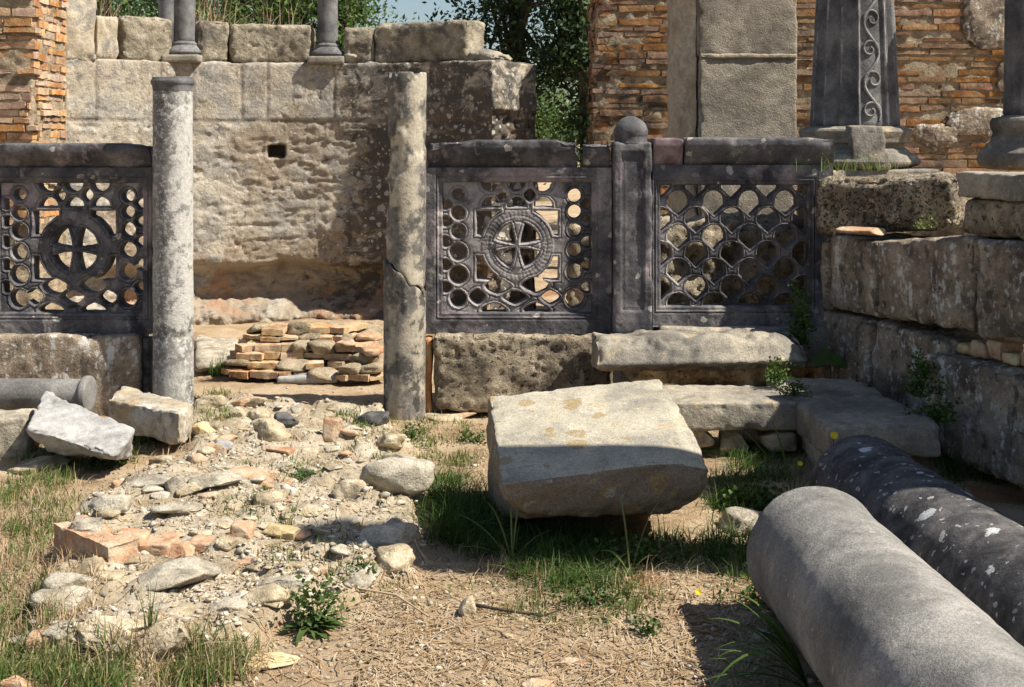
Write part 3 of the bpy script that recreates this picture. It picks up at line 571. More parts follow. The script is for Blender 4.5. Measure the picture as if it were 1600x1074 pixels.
# left pier: front face and right face
lp = thing('brick_pier', (-3.6, 8.7, 0), 'sunlit orange brick pier at the left edge, beside the plastered wall', 'brick pier')
CX, CY = -3.22, 8.6
block('mortar_core', M['mortar'], lp, c8=c8box(-4.6, CX - 0.009, CY + 0.012, CY + 0.7, -0.1, 3.2), step=0.016, r=0.02, amp=0.012, freq=14)
brick_wall((-4.6, CY), (CX + 0.002, CY), 0.9, 3.15, 0.12, M['brick'], lp, 2, ch=0.056, edge=lambda f, k: (0, 1.395 + 0.015 * math.sin(k * 2.7) - (0.05 if 12 < k < 20 else 0) * abs(math.sin(k))))
brick_wall((CX, CY + 0.06), (CX, CY + 0.66), 0.9, 3.15, 0.1, M['brick'], lp, 3, ch=0.055, bl=0.24, gone=0.03, edge=lambda f, k: (0.0 + 0.02 * (k % 2), 0.6))
# right building: brick pier, dressed stone pier, brick wall behind the columns
rp = thing('brick_pier', (1.0, 10.4, 0), 'ragged dark orange brick pier in front of the trees, left of the dressed stone pier', 'brick pier')
block('mortar_core', M['mortar'], rp, c8=c8box(0.676, 1.9, 10.2125, 11.0, -0.1, 2.66), step=0.03, r=0.03, amp=0.02, freq=10)
def rag(f, k): return (0.10 * abs(math.sin(k * 1.7)) * (0.5 if f < 0.55 else 0.2) + (0.06 if 0.55 < f < 0.72 else 0), 1.3)
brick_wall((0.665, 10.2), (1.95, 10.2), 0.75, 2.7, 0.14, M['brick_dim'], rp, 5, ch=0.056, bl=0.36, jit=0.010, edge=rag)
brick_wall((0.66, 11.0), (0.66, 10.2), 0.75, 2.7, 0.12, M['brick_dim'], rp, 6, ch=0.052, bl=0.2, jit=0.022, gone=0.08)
block('rubble_footing', M['poros'], rp, c8=c8box(0.45, 2.0, 10.05, 10.4, -0.1, 0.8), step=0.025, r=0.05, amp=0.06, freq=6, chip=0.05, seed=5)
sp_ = thing('stone_pier', (1.55, 8.6, 0), 'tall pale dressed stone pier of two blocks behind the scale pattern screen', 'stone pier')
zj = EYE + (HZ - 88) * 8.4 / F
a0 = W(1092, 0, 8.4)[0]; a1 = W(1246, 0, 8.4)[0]
block('lower_block', M['pierstone'], sp_, c8=c8box(a0, a1, 8.4, 8.95, -0.05, zj - 0.004), step=0.02, r=0.010, amp=0.003, freq=18, chip=0.018, seed=21)
block('upper_block', M['pierstone'], sp_, c8=c8box(a0 - 0.01, a1 + 0.002, 8.395, 8.95, zj + 0.002, 3.0), step=0.02, r=0.010, amp=0.003, freq=18, chip=0.02, seed=22)
block('mortar_joint', M['plaster'], sp_, c8=c8box(a0 + 0.006, a1 - 0.004, 8.391, 8.9, zj - 0.016, zj + 0.018), step=0.012, r=0.006, amp=0.005, freq=16, chip=0.01, seed=24)
a2 = W(1052, 0, 8.62)[0]
block('plaster_jamb', M['plaster'], sp_, c8=[[a2, 8.62, -0.05], [a0 - 0.002, 8.42, -0.05], [a0 - 0.002, 8.95, -0.05], [a2, 8.98, -0.05], [a2, 8.62, 3.0], [a0 - 0.012, 8.42, 3.0], [a0 - 0.012, 8.95, 3.0], [a2, 8.98, 3.0]], step=0.02, r=0.02, amp=0.014, freq=7, chip=0.03, seed=23)
V, Q = box_geo(c8=c8box(0.72, 2.6, 7.62, 8.2, -0.1, 0.98), step=0.02, r=0.08, amp=0.075, freq=5, chip=0.08, pit=0.04, pitf=9, seed=29); mesh('rubble_wall', V, Q, M['poros'], label='dark rubble wall seen through the fish scale screen', cat='rubble wall')
bw = thing('brick_wall', (3.0, 10.2, 0), 'shaded brick wall with remnants of mortar behind the two standing columns', 'brick wall')
block('mortar_core', M['mortar'], bw, c8=c8box(1.92, 5.6, 10.2125, 10.7, -0.1, 2.7), step=0.03, r=0.03, amp=0.012, freq=12)
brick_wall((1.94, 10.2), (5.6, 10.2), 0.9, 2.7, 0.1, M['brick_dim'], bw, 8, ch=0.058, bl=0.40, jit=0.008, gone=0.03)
for k, (px, py, wd, hh) in enumerate([(1560, 25, 0.55, 0.5), (1530, 190, 0.5, 0.22), (1460, 215, 0.38, 0.2), (1590, 120, 0.3, 0.25)]):
    p = W(px, py, 10.2); V, Q = rock_geo(p, (wd, 0.05, hh), 90 + k, boxy=0.3, cuts=5, rough=0.22, sub=5); mesh('mortar_patch', V, Q, M['ashlar'], bw)

# ------------------------------------------------------------------ openwork screens
YF = 7.0; PXM = YF / F
def disc(x, y, cx, cy, r): return r - np.hypot(x - cx, y - cy)           # >0 inside
def lens(x, y, cx, cy, rx, ry, p=1.45): return (1 - (np.abs((x - cx) / rx) ** p + np.abs((y - cy) / ry) ** p) ** (1 / p)) * min(rx, ry)
def holes_cross(x, y, dx, lx, rx, jig):
    h = np.full(x.shape, -99.0); cx, cy = 809 + dx, 383 + jig * 6
    U = lambda a: np.maximum(h, a)
    for k, (yy, r) in enumerate(zip((304, 333, 362, 394, 430, 467), (9, 9.5, 10.5, 12, 12.5, 13))):
        r *= 1 + 0.08 * math.sin(k * 2.1 + jig * 5); h = U(np.minimum(lens(x, y, lx, yy, r, r, 1.9), r))
    for k, (yy, r) in enumerate(zip((306, 331, 359, 391, 425, 466), (9, 9, 9.8, 10.5, 11.5, 13))):
        r *= 1 + 0.08 * math.sin(k * 1.3 + jig * 3 + 1); h = U(lens(x, y, rx, yy, r, r, 1.9))
    for yy in (318.5, 346, 378, 414, 449):
        h = U(np.minimum(lens(x, y, lx - 20, yy, 9, 7.5, 1.6), x - (lx - 23))); h = U(np.minimum(lens(x, y, rx + 20, yy, 9, 7.5, 1.6), (rx + 22) - x))
    for k, xx in enumerate((-43, -2, 39)):
        h = U(np.minimum(disc(x, y, cx + xx, 285, 13.5), y - 286)); h = U(np.minimum(disc(x, y, cx + xx + 1, 323, 13.5), 322 - y))
    for xx in (-24, 19): h = U(lens(x, y, cx + xx, 305, 8, 9, 1.5))
    rect = np.minimum(np.minimum(x - (cx - 63), (cx + 62) - x), np.minimum(y - 331, 436 - y)); 
    cor = np.where(y < cy, np.minimum(np.abs(x - cx) - 27, 366 - y), np.minimum(np.abs(x - cx) - 34, y - 402)); h = U(np.minimum(np.minimum(rect, np.hypot(x - cx, y - cy) - 59.5), cor))
    ax, ay = np.abs(x - cx), np.abs(y - cy - 1)
    cr = np.maximum(5.2 + 0.014 * ay ** 1.75 - ax, 4.6 + 0.012 * ax ** 1.75 - ay); h = U(np.minimum(disc(x, y, cx, cy, 34.5), -cr))
    for (a, b_, p, q_) in ((-31, 448, 18, 11), (28, 446, 19, 11.5), (-63, 464, 12, 11), (-4.5, 465, 16, 9.5), (51, 465, 13, 10)): h = U(lens(x, y, cx + a, b_, p, q_))
    for a in (-37, 29.5): h = U(np.minimum(lens(x, y, cx + a, 485, 17, 10), 486 - y))
    return h, cx, cy, cr
def make_screen(t, px0, px1, py0, py1, ix0, ix1, iy0, iy1, hfun, mats, seed, step=1.35, lat=None, thick=0.085, gd=4.6, w2=0.42):
    nx = int((px1 - px0) / step); ny = int((py1 - py0) / step)
    gxs = np.linspace(px0, px1, nx + 1); gys = np.linspace(py0, py1, ny + 1)
    Xp, Yp = np.meshgrid(gxs, gys, indexing='ij'); x, y = Xp.ravel().copy(), Yp.ravel().copy()
    def dist(x, y):
        h = hfun(x, y); h = h[0] if isinstance(h, tuple) else h
        q = np.stack([x, y, x * 0], 1); wob = 0.9 * gnoise(q * 0.09, seed) + 0.35 * gnoise(q * 0.3, seed + 1)
        ins = np.minimum(np.minimum(x - ix0, ix1 - x), np.minimum(y - iy0, iy1 - y))
        return np.minimum(h + 1.1 + wob, ins - 0.5)                             # >0 in a hole
    D = dist(x, y); Dg = D.reshape(nx + 1, ny + 1)
    cen = (Dg[:-1, :-1] + Dg[1:, :-1] + Dg[1:, 1:] + Dg[:-1, 1:]) / 4; keep = cen < 0
    st = np.zeros((nx + 1, ny + 1), int)
    for a in (0, 1):
        for b_ in (0, 1): st[a:nx + a, b_:ny + b_] += keep
    bd = ((st > 0) & (st < 4)).ravel(); inner = (x > px0 + 1) & (x < px1 - 1) & (y > py0 + 1) & (y < py1 - 1); bd &= inner
    for _ in range(2):
        e = 0.3; d0 = dist(x[bd], y[bd]); gx_ = (dist(x[bd] + e, y[bd]) - d0) / e; gy_ = (dist(x[bd], y[bd] + e) - d0) / e
        g2 = np.maximum(gx_ ** 2 + gy_ ** 2, 0.15); k = np.clip(-d0 / g2, -1.0, 1.0); x[bd] += np.clip(k * gx_, -0.6, 0.6); y[bd] += np.clip(k * gy_, -0.6, 0.6)
    D = -dist(x, y)
    fr = hfun(x, y)
    ins = np.minimum(np.minimum(x - ix0, ix1 - x), np.minimum(y - iy0, iy1 - y))
    rel = -0.010 * np.clip(1 - D / 2.2, 0, 1) ** 2                        # eased hole edges
    rel -= 0.009 * np.exp(-((D - gd) / 0.8) ** 2) * (ins > 0)                # carved line along every band
    rel += 0.003 * np.exp(-((D - 3.0) / 1.3) ** 2) * (ins > 0)
    rel += np.where(ins > 0, 0, 0.016) * sstep(0, -1.5, ins) + 0.010 * sstep(-6, -7.5, ins) - 0.006 * np.exp(-((ins + 10) / 1.0) ** 2)
    reg = np.zeros(x.shape, int); reg[ins > 0] = 1
    if isinstance(fr, tuple):
        _, cx, cy, cr = fr; rr = np.hypot(x - cx, y - cy); an = np.arctan2(y - cy, x - cx)
        wr = (rr > 34.5) & (rr < 58); reg[wr & (ins > 0)] = 2
        leaf = np.abs(np.sin(an * 24 + np.sign(rr - 46) * (rr - 46) * 0.10)); rel += np.where(wr, 0.003 * sstep(34, 37, rr) * sstep(58, 55, rr) + 0.0022 * (leaf - 0.5) * sstep(36, 39, rr) * sstep(56, 53, rr) - 0.003 * np.exp(-((rr - 46) / 1.0) ** 2) - 0.005 * np.exp(-((rr - 37) / 0.9) ** 2), 0)
        inc = (rr <= 34.5) & (cr > -2.5); reg[inc] = 3; rel += np.where(inc, 0.010 - 0.005 * np.exp(-((cr - 2.2) / 0.7) ** 2), 0)
    q = np.stack([x, y, x * 0], 1)
    wear = np.where(ins > 0, 0.50 * np.exp(-((D - 2.7) / 1.0) ** 2) + w2 * np.exp(-((D - 6.6) / 1.0) ** 2), 0.46 * np.exp(-((ins + 7.2) / 0.9) ** 2) + 0.42 * np.exp(-((ins + 1.6) / 0.9) ** 2)) + 0.16 * fbm(q * 0.03, seed + 20, 3)
    rel += 0.0035 * fbm(q * 0.05, seed + 3, 4) + 0.0012 * fbm(q * 0.35, seed + 7, 3)
    VF = np.stack([(x - 800) * PXM, YF - rel, EYE - (y - HZ) * PXM], 1); VB = VF.copy(); VB[:, 1] = YF + thick
    idx = np.arange((nx + 1) * (ny + 1)).reshape(nx + 1, ny + 1)
    quad = np.stack([idx[:-1, :-1], idx[:-1, 1:], idx[1:, 1:], idx[1:, :-1]], -1)
    ci, cj = np.nonzero(keep); cells = quad[ci, cj]; creg = np.array([np.bincount(r_, minlength=4).argmax() for r_ in reg[cells]])
    NV = len(x); kp = np.pad(keep, 1); walls = []; wreg = []
    cr_map = np.zeros((nx, ny), int); cr_map[ci, cj] = creg
    for di, dj, a, c_ in ((-1, 0, 0, 1), (0, 1, 1, 2), (1, 0, 2, 3), (0, -1, 3, 0)):
        nb = ~kp[ci + 1 + di, cj + 1 + dj]; A, B = cells[nb, a], cells[nb, c_]; walls.append(np.stack([B, A, A + NV, B + NV], 1)); wreg.append(creg[nb])
    walls = np.concatenate(walls); wreg = np.concatenate(wreg)
    allq = np.concatenate([cells, cells[:, ::-1] + NV, walls]); allr = np.concatenate([creg, creg, wreg]); VV = np.concatenate([VF, VB])
    for k, nm in enumerate(('frame', 'lattice', 'wreath', 'cross')):
        qs = allq[allr == k]
        if not len(qs): continue
        u, inv = np.unique(qs, return_inverse=True); vv = VV[u]
        pxx = 800 + vv[:, 0] / PXM; pyy = HZ + (EYE - vv[:, 2]) / PXM
        o = mesh(nm, vv, inv.reshape(-1, 4), mats[k], t, attrs={'warm': lat(pxx, pyy) if lat else np.zeros(len(vv)), 'wear': np.concatenate([wear, wear * 0])[u]})
        o.data.polygons.foreach_set('use_smooth', np.ones(len(o.data.polygons), bool))
        if hasattr(o.data, 'set_sharp_from_angle'): o.data.set_sharp_from_angle(angle=R_(50))
def cornice(t, px0, px1, ytop, ybot, mat, seed, proj=0.075, lchip=0.0, rchip=0.0, name='cornice', step=0.011, back=0.11):
    x0, x1 = (px0 - 800) * PXM, (px1 - 800) * PXM; z1 = EYE - (ytop - HZ) * PXM; z0 = EYE - (ybot - HZ) * PXM
    def f(u):
        pr = np.interp(u[:, 2], [0, 0.12, 0.2, 0.34, 0.5, 0.62, 0.66, 0.74, 0.78, 1], [0.012, 0.014, 0.03, 0.04, 0.058, proj * 0.92, proj * 0.92, proj, proj * 1.0, proj * 1.02])
        yf = YF - pr; return np.stack([x0 + (x1 - x0) * u[:, 0], yf + (YF + back - yf) * u[:, 1], z0 + (z1 - z0) * u[:, 2]], 1)
    def dsp(V, N, P):
        n = fbm(V * 6, seed + 9, 4); L_ = x1 - x0; dl = P[:, 0] * L_; dr = (1 - P[:, 0]) * L_
        return -lchip * sstep(0.28, 0.0, dl + 0.12 * n) * (0.2 + 0.8 * P[:, 2]) - rchip * sstep(0.16, 0.0, dr + 0.08 * n) * (0.2 + 0.8 * P[:, 2])
    V, Q = box_geo(size=(x1 - x0, 0.18, z1 - z0), step=step, r=0.012, fmap=f, amp=0.004, freq=9, chip=0.016, seed=seed, disp=dsp)
    return mesh(name, V, Q, mat, t)
scr1 = thing('openwork_screen', ((110 - 800) * PXM, YF, 0.42), 'blackened marble openwork screen with cross, left of the whitened column', 'marble screen')
h1 = lambda x, y: holes_cross(x, y, -692, 30, 200, 1.0)
make_screen(scr1, -60, 239, 262, 521, 1, 224, 286, 488, h1, [M['marble_dark'], M['marble_dark'], M['marble_dark'], M['marble_dark']], 5)
cornice(scr1, -60, 243, 224, 266, M['marble_dark'], 31, lchip=0.06, rchip=0.03)
scr2 = thing('openwork_screen', ((812 - 800) * PXM, YF, 0.42), 'purplish marble openwork screen with cross in a wreath, between two uprights', 'marble screen')
h2 = lambda x, y: holes_cross(x, y, 0, 716, 898, 0.0)
make_screen(scr2, 666, 955, 262, 521, 692, 924, 285, 488, h2, [M['marble_dark'], M['marble_lattice'], M['marble_lattice'], M['marble_lattice']], 9,
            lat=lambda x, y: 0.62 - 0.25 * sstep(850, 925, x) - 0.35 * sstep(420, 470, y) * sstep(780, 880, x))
cornice(scr2, 664, 906, 219, 266, M['marble_dark'], 33, lchip=0.07, rchip=0.035)
cornice(scr2, 908, 956, 222, 268, M['marble_dark'], 35, lchip=0.02, rchip=0.01, name='cornice_fragment')
scr3 = thing('openwork_screen', ((1140 - 800) * PXM, YF, 0.42), 'black marble openwork screen with fish scale pattern, right of the round topped post', 'marble screen')
def h3(x, y):
    h = np.full(x.shape, -99.0); dx, dy, r = 56.0, 26.8, 17.0; rows = []
    for j in range(-1, 8):
        for i in range(-1, 6):
            rows.append((1060 + i * dx + (dx / 2 if j % 2 else 0), 315 + j * dy))
    for (cx, cy) in rows:
        dia = (1 - np.abs(x - cx) / 28.0 - np.abs(y - cy) / 26.8) * 19.3 - 4.6
        h = np.maximum(h, np.where(y < cy, disc(x, y, cx, cy, 16.0), np.minimum(np.minimum(dia, 16.0 - np.abs(x - cx)), 21.5 - (y - cy))))
    return h
make_screen(scr3, 1019, 1300, 258, 510, 1032, 1262, 289, 478, h3, [M['marble_dark'], M['marble_lattice'], None, None], 13, gd=3.6, w2=0.0,
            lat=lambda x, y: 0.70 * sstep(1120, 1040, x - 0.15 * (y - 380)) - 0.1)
cornice(scr3, 1068, 1303, 215, 262, M['marble_dark'], 37, rchip=0.012)
cornice(scr3, 1019, 1067, 216, 262, M['marble_pink'], 39, name='cornice_fragment')
# post
post = thing('screen_post', ((986 - 800) * PXM, YF, 0.4), 'square black marble post with rounded egg shaped top, between two screens', 'post')
x0, x1 = (956.5 - 800) * PXM, (1017.5 - 800) * PXM; z0 = EYE - (527 - HZ) * PXM; z1 = EYE - (222 - HZ) * PXM
def pdisp(V, N, P):
    u = np.abs(P[:, 0] - 0.5); v_ = P[:, 2]; f = (P[:, 1] < 1e-6)
    e = np.minimum(0.30 - u, np.minimum((v_ - 0.14) * 5, (0.95 - v_) * 5)); return np.where(f, -0.012 * sstep(0, 0.04, e) + 0.004 * np.exp(-((e - 0.1) / 0.03) ** 2), 0)
V, Q = box_geo(c8=c8box(x0, x1, YF - 0.075, YF + 0.12, z0, z1), step=0.0085, r=0.018, amp=0.004, freq=9, chip=0.022, seed=44, disp=pdisp); mesh('shaft', V, Q, M['marble_dark'], post)
cx = (986 - 800) * PXM; cyp = YF + 0.02; zc = z1 - 0.015
prof_t = [0, 0.1, 0.22, 0.32, 0.45, 0.58, 0.7, 0.8, 0.88, 0.94, 0.98, 1.0]; prof_r = [0.094, 0.090, 0.088, 0.0925, 0.0935, 0.0885, 0.078, 0.065, 0.051, 0.036, 0.02, 0.003]
V, Q = tube_geo((cx, cyp, zc), (cx, cyp, EYE - (181 - HZ) * PXM), lambda a, t: np.interp(t, prof_t, prof_r) + 0 * a, 40, 30, caps=(True, False), amp=0.005, freq=12, seed=3); mesh('finial', V, Q, M['column_grey'], post)
# base blocks under the screens
block('base_block', M['ashlar'], label='long rough grey stone block under the left blackened screen', cat='stone block', c8=c8box((-70 - 800) * PXM, (225 - 800) * PXM, YF - 0.10, YF + 0.2, -0.06, 0.421), step=0.016, r=0.02, amp=0.010, freq=8, chip=0.03, seed=51)
block('base_block', M['poros'], label='pitted brown stone block under the purplish screen with the wreathed cross', cat='stone block', c8=[[(680 - 800) * PXM, YF - 0.11, 0.02], [(957 - 800) * PXM, YF - 0.08, -0.06], [(957 - 800) * PXM, YF + 0.2, -0.06], [(680 - 800) * PXM, YF + 0.2, 0.0], [(677 - 800) * PXM, YF - 0.11, 0.425], [(955 - 800) * PXM, YF - 0.08, 0.415], [(955 - 800) * PXM, YF + 0.2, 0.415], [(677 - 800) * PXM, YF + 0.2, 0.425]],
      step=0.013, r=0.035, amp=0.016, freq=7, chip=0.05, pit=0.014, seed=52)
block('base_block', M['slab'], label='low grey stone sill under the fish scale screen', cat='stone block', c8=c8box((1024 - 800) * PXM, (1300 - 800) * PXM, YF - 0.08, YF + 0.2, 0.24, 0.462), step=0.015, r=0.025, amp=0.012, freq=7, chip=0.04, seed=53)

# ------------------------------------------------------------------ the two uprights beside the opening
c1 = thing('column', ((271 - 800) * 6.9 / F, 6.9, 0), 'slender whitened column with a rolled top, right of the left screen', 'column')
p = np.array(c1.location); zt = EYE + (HZ - 121) * 6.9 / F
V, Q = tube_geo((p[0], 6.9, -0.08), (p[0] - 0.004, 6.9, zt - 0.075), lambda a, t: 0.1085 - 0.004 * t + 0 * a, 64, 130, caps=(True, False), amp=0.0025, freq=7, seed=4, disp=lambda V: -0.012 * sstep(0.35, 0.75, fbm(V * 6 + 3, 91, 3))); mesh('shaft', V, Q, M['column_white'], c1, attrs={'white': 0.22 + 0.38 * sstep(-0.09, 0.07, V[:, 0] - p[0]) - 0.25 * sstep(0.6, 0.2, V[:, 2] - 0.6 * (V[:, 0] - p[0])) - 0.2 * sstep(1.5, 1.75, V[:, 2])})  # whitewash plus painted light: right side whiter, diagonal shadow across the foot
V, Q = tube_geo((p[0] - 0.004, 6.9, zt - 0.075), (p[0] - 0.004, 6.9, zt), lambda a, t: np.interp(t, [0, 0.2, 0.45, 0.6, 0.8, 1], [0.1045, 0.106, 0.109, 0.116, 0.117, 0.108]) + 0 * a, 64, 16, caps=(False, True), amp=0.004, freq=10, seed=4); mesh('collar', V, Q, M['column_grey'], c1)
c2 = thing('column', ((633 - 800) * 6.86 / F, 6.86, 0), 'cracked limy column, broken diagonally, left of the screen with the wreathed cross', 'column')
p = np.array(c2.location); zt = EYE + (HZ - 118) * 6.86 / F; zc = EYE + (HZ - 433) * 6.86 / F
sl_ = lambda x, y: -0.95 * x + 0.05 * gnoise(np.stack([x * 22, y * 22, x * 0], 1), 8)
V, Q = tube_geo((p[0] - 0.004, 6.86, -0.08), (p[0] - 0.002, 6.86, zc), lambda a, t: 0.1125 + 0 * a, 64, 50, end1=sl_, amp=0.003, freq=7, seed=6); mesh('lower_shaft', V, Q, M['column_lime_low'], c2)
V, Q = tube_geo((p[0] + 0.005, 6.855, zc + 0.006), (p[0] + 0.012, 6.855, zt), lambda a, t: 0.106 - 0.003 * t + 0 * a, 64, 90, end0=sl_, end1=lambda x, y: 0.014 * np.sign(gnoise(np.stack([x * 14 + 4, y * 14, x * 0], 1), 5)), amp=0.004, freq=7, seed=7,
               disp=lambda V: -0.014 * sstep(0.3, 0.45, fbm(V * 3.3 + 1, 95, 3))); mesh('upper_shaft', V, Q, M['column_lime'], c2)

# ------------------------------------------------------------------ right hand wall of big blocks
A = np.array([1.68, 7.0]); Bv = np.array([0.48, -1.6])
def wp(t, off=0.0):
    n = np.array([1.6, 0.48]) / math.hypot(1.6, 0.48); return A + Bv * t + n * off            # off > 0: set back from the face
def at_px(px, off=0.0):
    lo, hi = -0.4, 2.0
    for _ in range(50):
        m_ = (lo + hi) / 2; q_ = wp(m_, off)
        if 800 + F * q_[0] / q_[1] < px: lo = m_
        else: hi = m_
    return lo
aw = thing('ashlar_wall', (2.0, 6.2, 0), 'shaded wall of large weathered stone blocks at the right', 'stone wall')
def wblock(t0, t1, z0, z1, off=0.0, dep=0.5, mat='ashlar', seed=0, **k):
    a, c_ = wp(t0, off), wp(t1, off); kk = dict(step=0.016, r=0.03, amp=0.013, freq=6, chip=0.045, pit=0.008, pitf=22, seed=seed); kk.update(k)
    V, Q = box_geo(c8=front8(a, c_, z0, z1, dep), **kk); return mesh('block', V, Q, M[mat], aw)
T = at_px
wblock(T(1268), T(1292), 0.55, 0.95, 0.0, 0.4, seed=1); wblock(T(1293), T(1369), 0.575, 0.965, 0.0, seed=2)
wblock(T(1370), 0.80, (0.585, 0.62), (0.97, 1.05), -0.01, seed=3); wblock(0.805, 1.25, (0.60, 0.62), (1.04, 1.06), -0.01, seed=4)
wblock(T(1270), T(1357), -0.05, 0.55, 0.0, seed=5); wblock(T(1358), T(1478), -0.05, (0.56, 0.545), 0.005, seed=6)
wblock(T(1461), 1.35, (0.05, -0.02), (0.49, 0.51), -0.07, 0.5, seed=7, chip=0.06)
wblock(1.3, 1.9, 0.0, 0.5, -0.02, seed=8); wblock(1.255, 1.9, 0.51, 1.06, -0.05, seed=9)
wblock(0.72, 1.9, 1.05, 1.215, 0.02, 0.5, seed=10, mat='poros'); wblock(0.715, 1.9, 1.218, 1.335, 0.0, 0.55, seed=11, mat='slab', amp=0.006, pit=0.0, chip=0.02, r=0.012)
wblock(1.12, 1.9, 1.34, 1.96, 0.0, 0.45, seed=12, step=0.03); wblock(1.905, 2.5, 1.0, 1.96, 0.0, 0.5, seed=13, step=0.03); wblock(1.905, 2.5, -0.05, 0.99, 0.0, 0.5, seed=14, step=0.03)  # unseen blocks added out of frame, raised to shade the dark fallen shaft
for k in range(9):                                                           # brick packing in the open joint
    t0 = 0.70 + 0.066 * k; a = wp(t0, 0.02); c_ = wp(t0 + 0.06, 0.02); zz = 0.50 + 0.003 * k
    hh = 0.05 + 0.025 * ((k * 7) % 3); V, Q = box_geo(c8=front8(a, c_, zz, zz + hh, 0.14), step=0.014, r=0.014, amp=0.01, freq=14, chip=0.02, seed=200 + k); mesh('packing_brick', V, Q, M['r_brick'] if k % 3 else M['r_ochre'], aw)
pl, pr = W(1268, 365, 6.9)[:2], W(1492, 360, 6.4)[:2]
block('porous_block', M['honeycomb'], label='very porous honeycombed stone block with grass on top, below the fluted column', cat='stone block', c8=front8(pl, pr, (0.965, 1.03), (1.262, 1.31), 0.5), step=0.0095, r=0.06, amp=0.02, freq=6, chip=0.04, pit=0.035, pitf=30, seed=71)
V, Q = rock_geo(W(1345, 362, 6.62), (0.24, 0.12, 0.045), 9, boxy=0.6, rz=-0.5); mesh('brick_fragment', V, Q, M['r_brick'], label='flat reddish brick wedged under the porous block', cat='brick')

# ------------------------------------------------------------------ standing columns on the right
YC = 7.7
sb = W(1335, 262, YC)[2]
block('stylobate', M['slab'], label='thin grey stone slab under the fluted column', cat='stone slab', c8=c8box(W(1258, 0, 7.35)[0], W(1468, 0, 7.35)[0], 7.35, 8.05, sb - 0.09, sb), step=0.02, r=0.012, amp=0.005, chip=0.02, seed=80)
block('footing_block', M['poros'], label='long rough footing stone behind the porous block, below the fluted column', cat='stone block', c8=c8box(W(1285, 0, 7.42)[0], W(1468, 0, 7.42)[0] + 1.3, 7.42, 8.1, -0.05, sb - 0.094), step=0.03, r=0.03, amp=0.012, seed=81)
fc = thing('fluted_column', (W(1336, 0, YC)[0], YC, sb), 'tall dark column with flutes and a carved vine scroll, on a moulded base', 'column')
px_, py_ = fc.location[0], YC
def rsh(a, t):
    # angle 0 = right, -pi/2 faces the camera: flutes on the left, a sunk vine panel, two beads, a plain right edge
    r = 0.262 - 0.066 * t; aa = np.where(a > math.pi, a - 2 * math.pi, a); aa = np.where(aa > 1.2, aa - 2 * math.pi, aa)
    fl = 0.034 * np.abs(np.sin((aa + 1.74) * 7.6)) ** 1.3 - 0.006
    pan = 0.012 * sstep(-1.72, -1.70, aa) * sstep(-1.12, -1.14, aa)
    g = lambda c_, w_: np.exp(-((aa - c_) / w_) ** 2)
    return r - np.where(aa < -1.74, fl, 0) - pan + 0.010 * g(-1.07, 0.03) + 0.008 * g(-1.0, 0.02) - 0.016 * g(-0.88, 0.06) + 0.010 * g(-0.74, 0.04) - 0.012 * g(-0.58, 0.06)
zb = W(0, 198, YC)[2]; ZT = 2.9
V, Q = tube_geo((px_, py_, zb), (px_, py_, ZT), rsh, 360, 60, amp=0.002, freq=10, seed=2)
aa = np.arctan2(V[:, 1] - py_, V[:, 0] - px_); aa = np.where(aa > 1.2, aa - 2 * math.pi, aa)
wv_ = np.where(aa < -1.72, 0.52 * (1 - np.abs(np.sin((aa + 1.74) * 7.6))) ** 1.2, 0) + 0.55 * np.exp(-((aa + 1.04) / 0.05) ** 2) + 0.55 * np.exp(-((aa + 0.72) / 0.05) ** 2)
mesh('shaft', V, Q, M['column_grey'], fc, attrs={'wear': wv_})
parts = []
def onshaft(aa, z, lift=0.004):
    t = (z - zb) / (ZT - zb); r = (0.262 - 0.066 * t) - 0.012 + lift; return [px_ + r * math.cos(aa), py_ + r * math.sin(aa), z]
amid = -1.42; per = 0.36; pts = []; nst = 130
for k in range(nst):
    z = zb + 0.03 + k * (ZT - zb - 0.1) / nst; pts.append(onshaft(amid + 0.19 * math.sin((z - zb) / per * 2 * math.pi + 0.4), z))
parts.append(path_tube(pts, 0.009))
zc_ = zb + 0.09; sgn = 1
while zc_ < ZT - 0.1:
    sp_pts = []
    for k in range(40):
        g = k / 39; rad = 0.058 * (1 - 0.78 * g); an = sgn * (g * 7.5) + (0 if sgn > 0 else math.pi)
        sp_pts.append(onshaft(amid - sgn * 0.04 + rad * math.cos(an) / 0.25, zc_ + rad * math.sin(an), 0.005))
    parts.append(path_tube(sp_pts, [0.008 - 0.004 * k / 39 for k in range(40)]))
    for lf in range(5):
        g = lf * 1.25; c_ = onshaft(amid - sgn * 0.04 + 0.03 * math.cos(g) / 0.25, zc_ + 0.03 * math.sin(g), 0.001); vv, ff = rock_geo(c_, (0.035, 0.012, 0.03), 30 + lf, sub=2, cuts=2); parts.append((vv, np.concatenate([ff, ff[:, 2:]], 1)))
    zc_ += per / 2; sgn = -sgn
V, Q = join(parts); mesh('vine_relief', V, Q, M['column_grey'], fc, attrs={'wear': np.full(len(V), 0.45)})
def rbase(a, t): return np.interp(t, [0, 0.06, 0.14, 0.3, 0.36, 0.42, 0.5, 0.58, 0.62, 0.72, 0.78, 0.9, 0.97, 1.0], [0.33, 0.372, 0.378, 0.355, 0.318, 0.315, 0.285, 0.283, 0.315, 0.318, 0.325, 0.335, 0.325, 0.29]) + 0 * a
V, Q = tube_geo((px_, py_, sb), (px_, py_, zb), rbase, 72, 60, amp=0.004, freq=9, seed=9); mesh('base', V, Q, M['slab'], fc)
q0, q1 = W(1332, 262, 7.36), W(1392, 262, 7.36)
zt_ = zb + 0.005
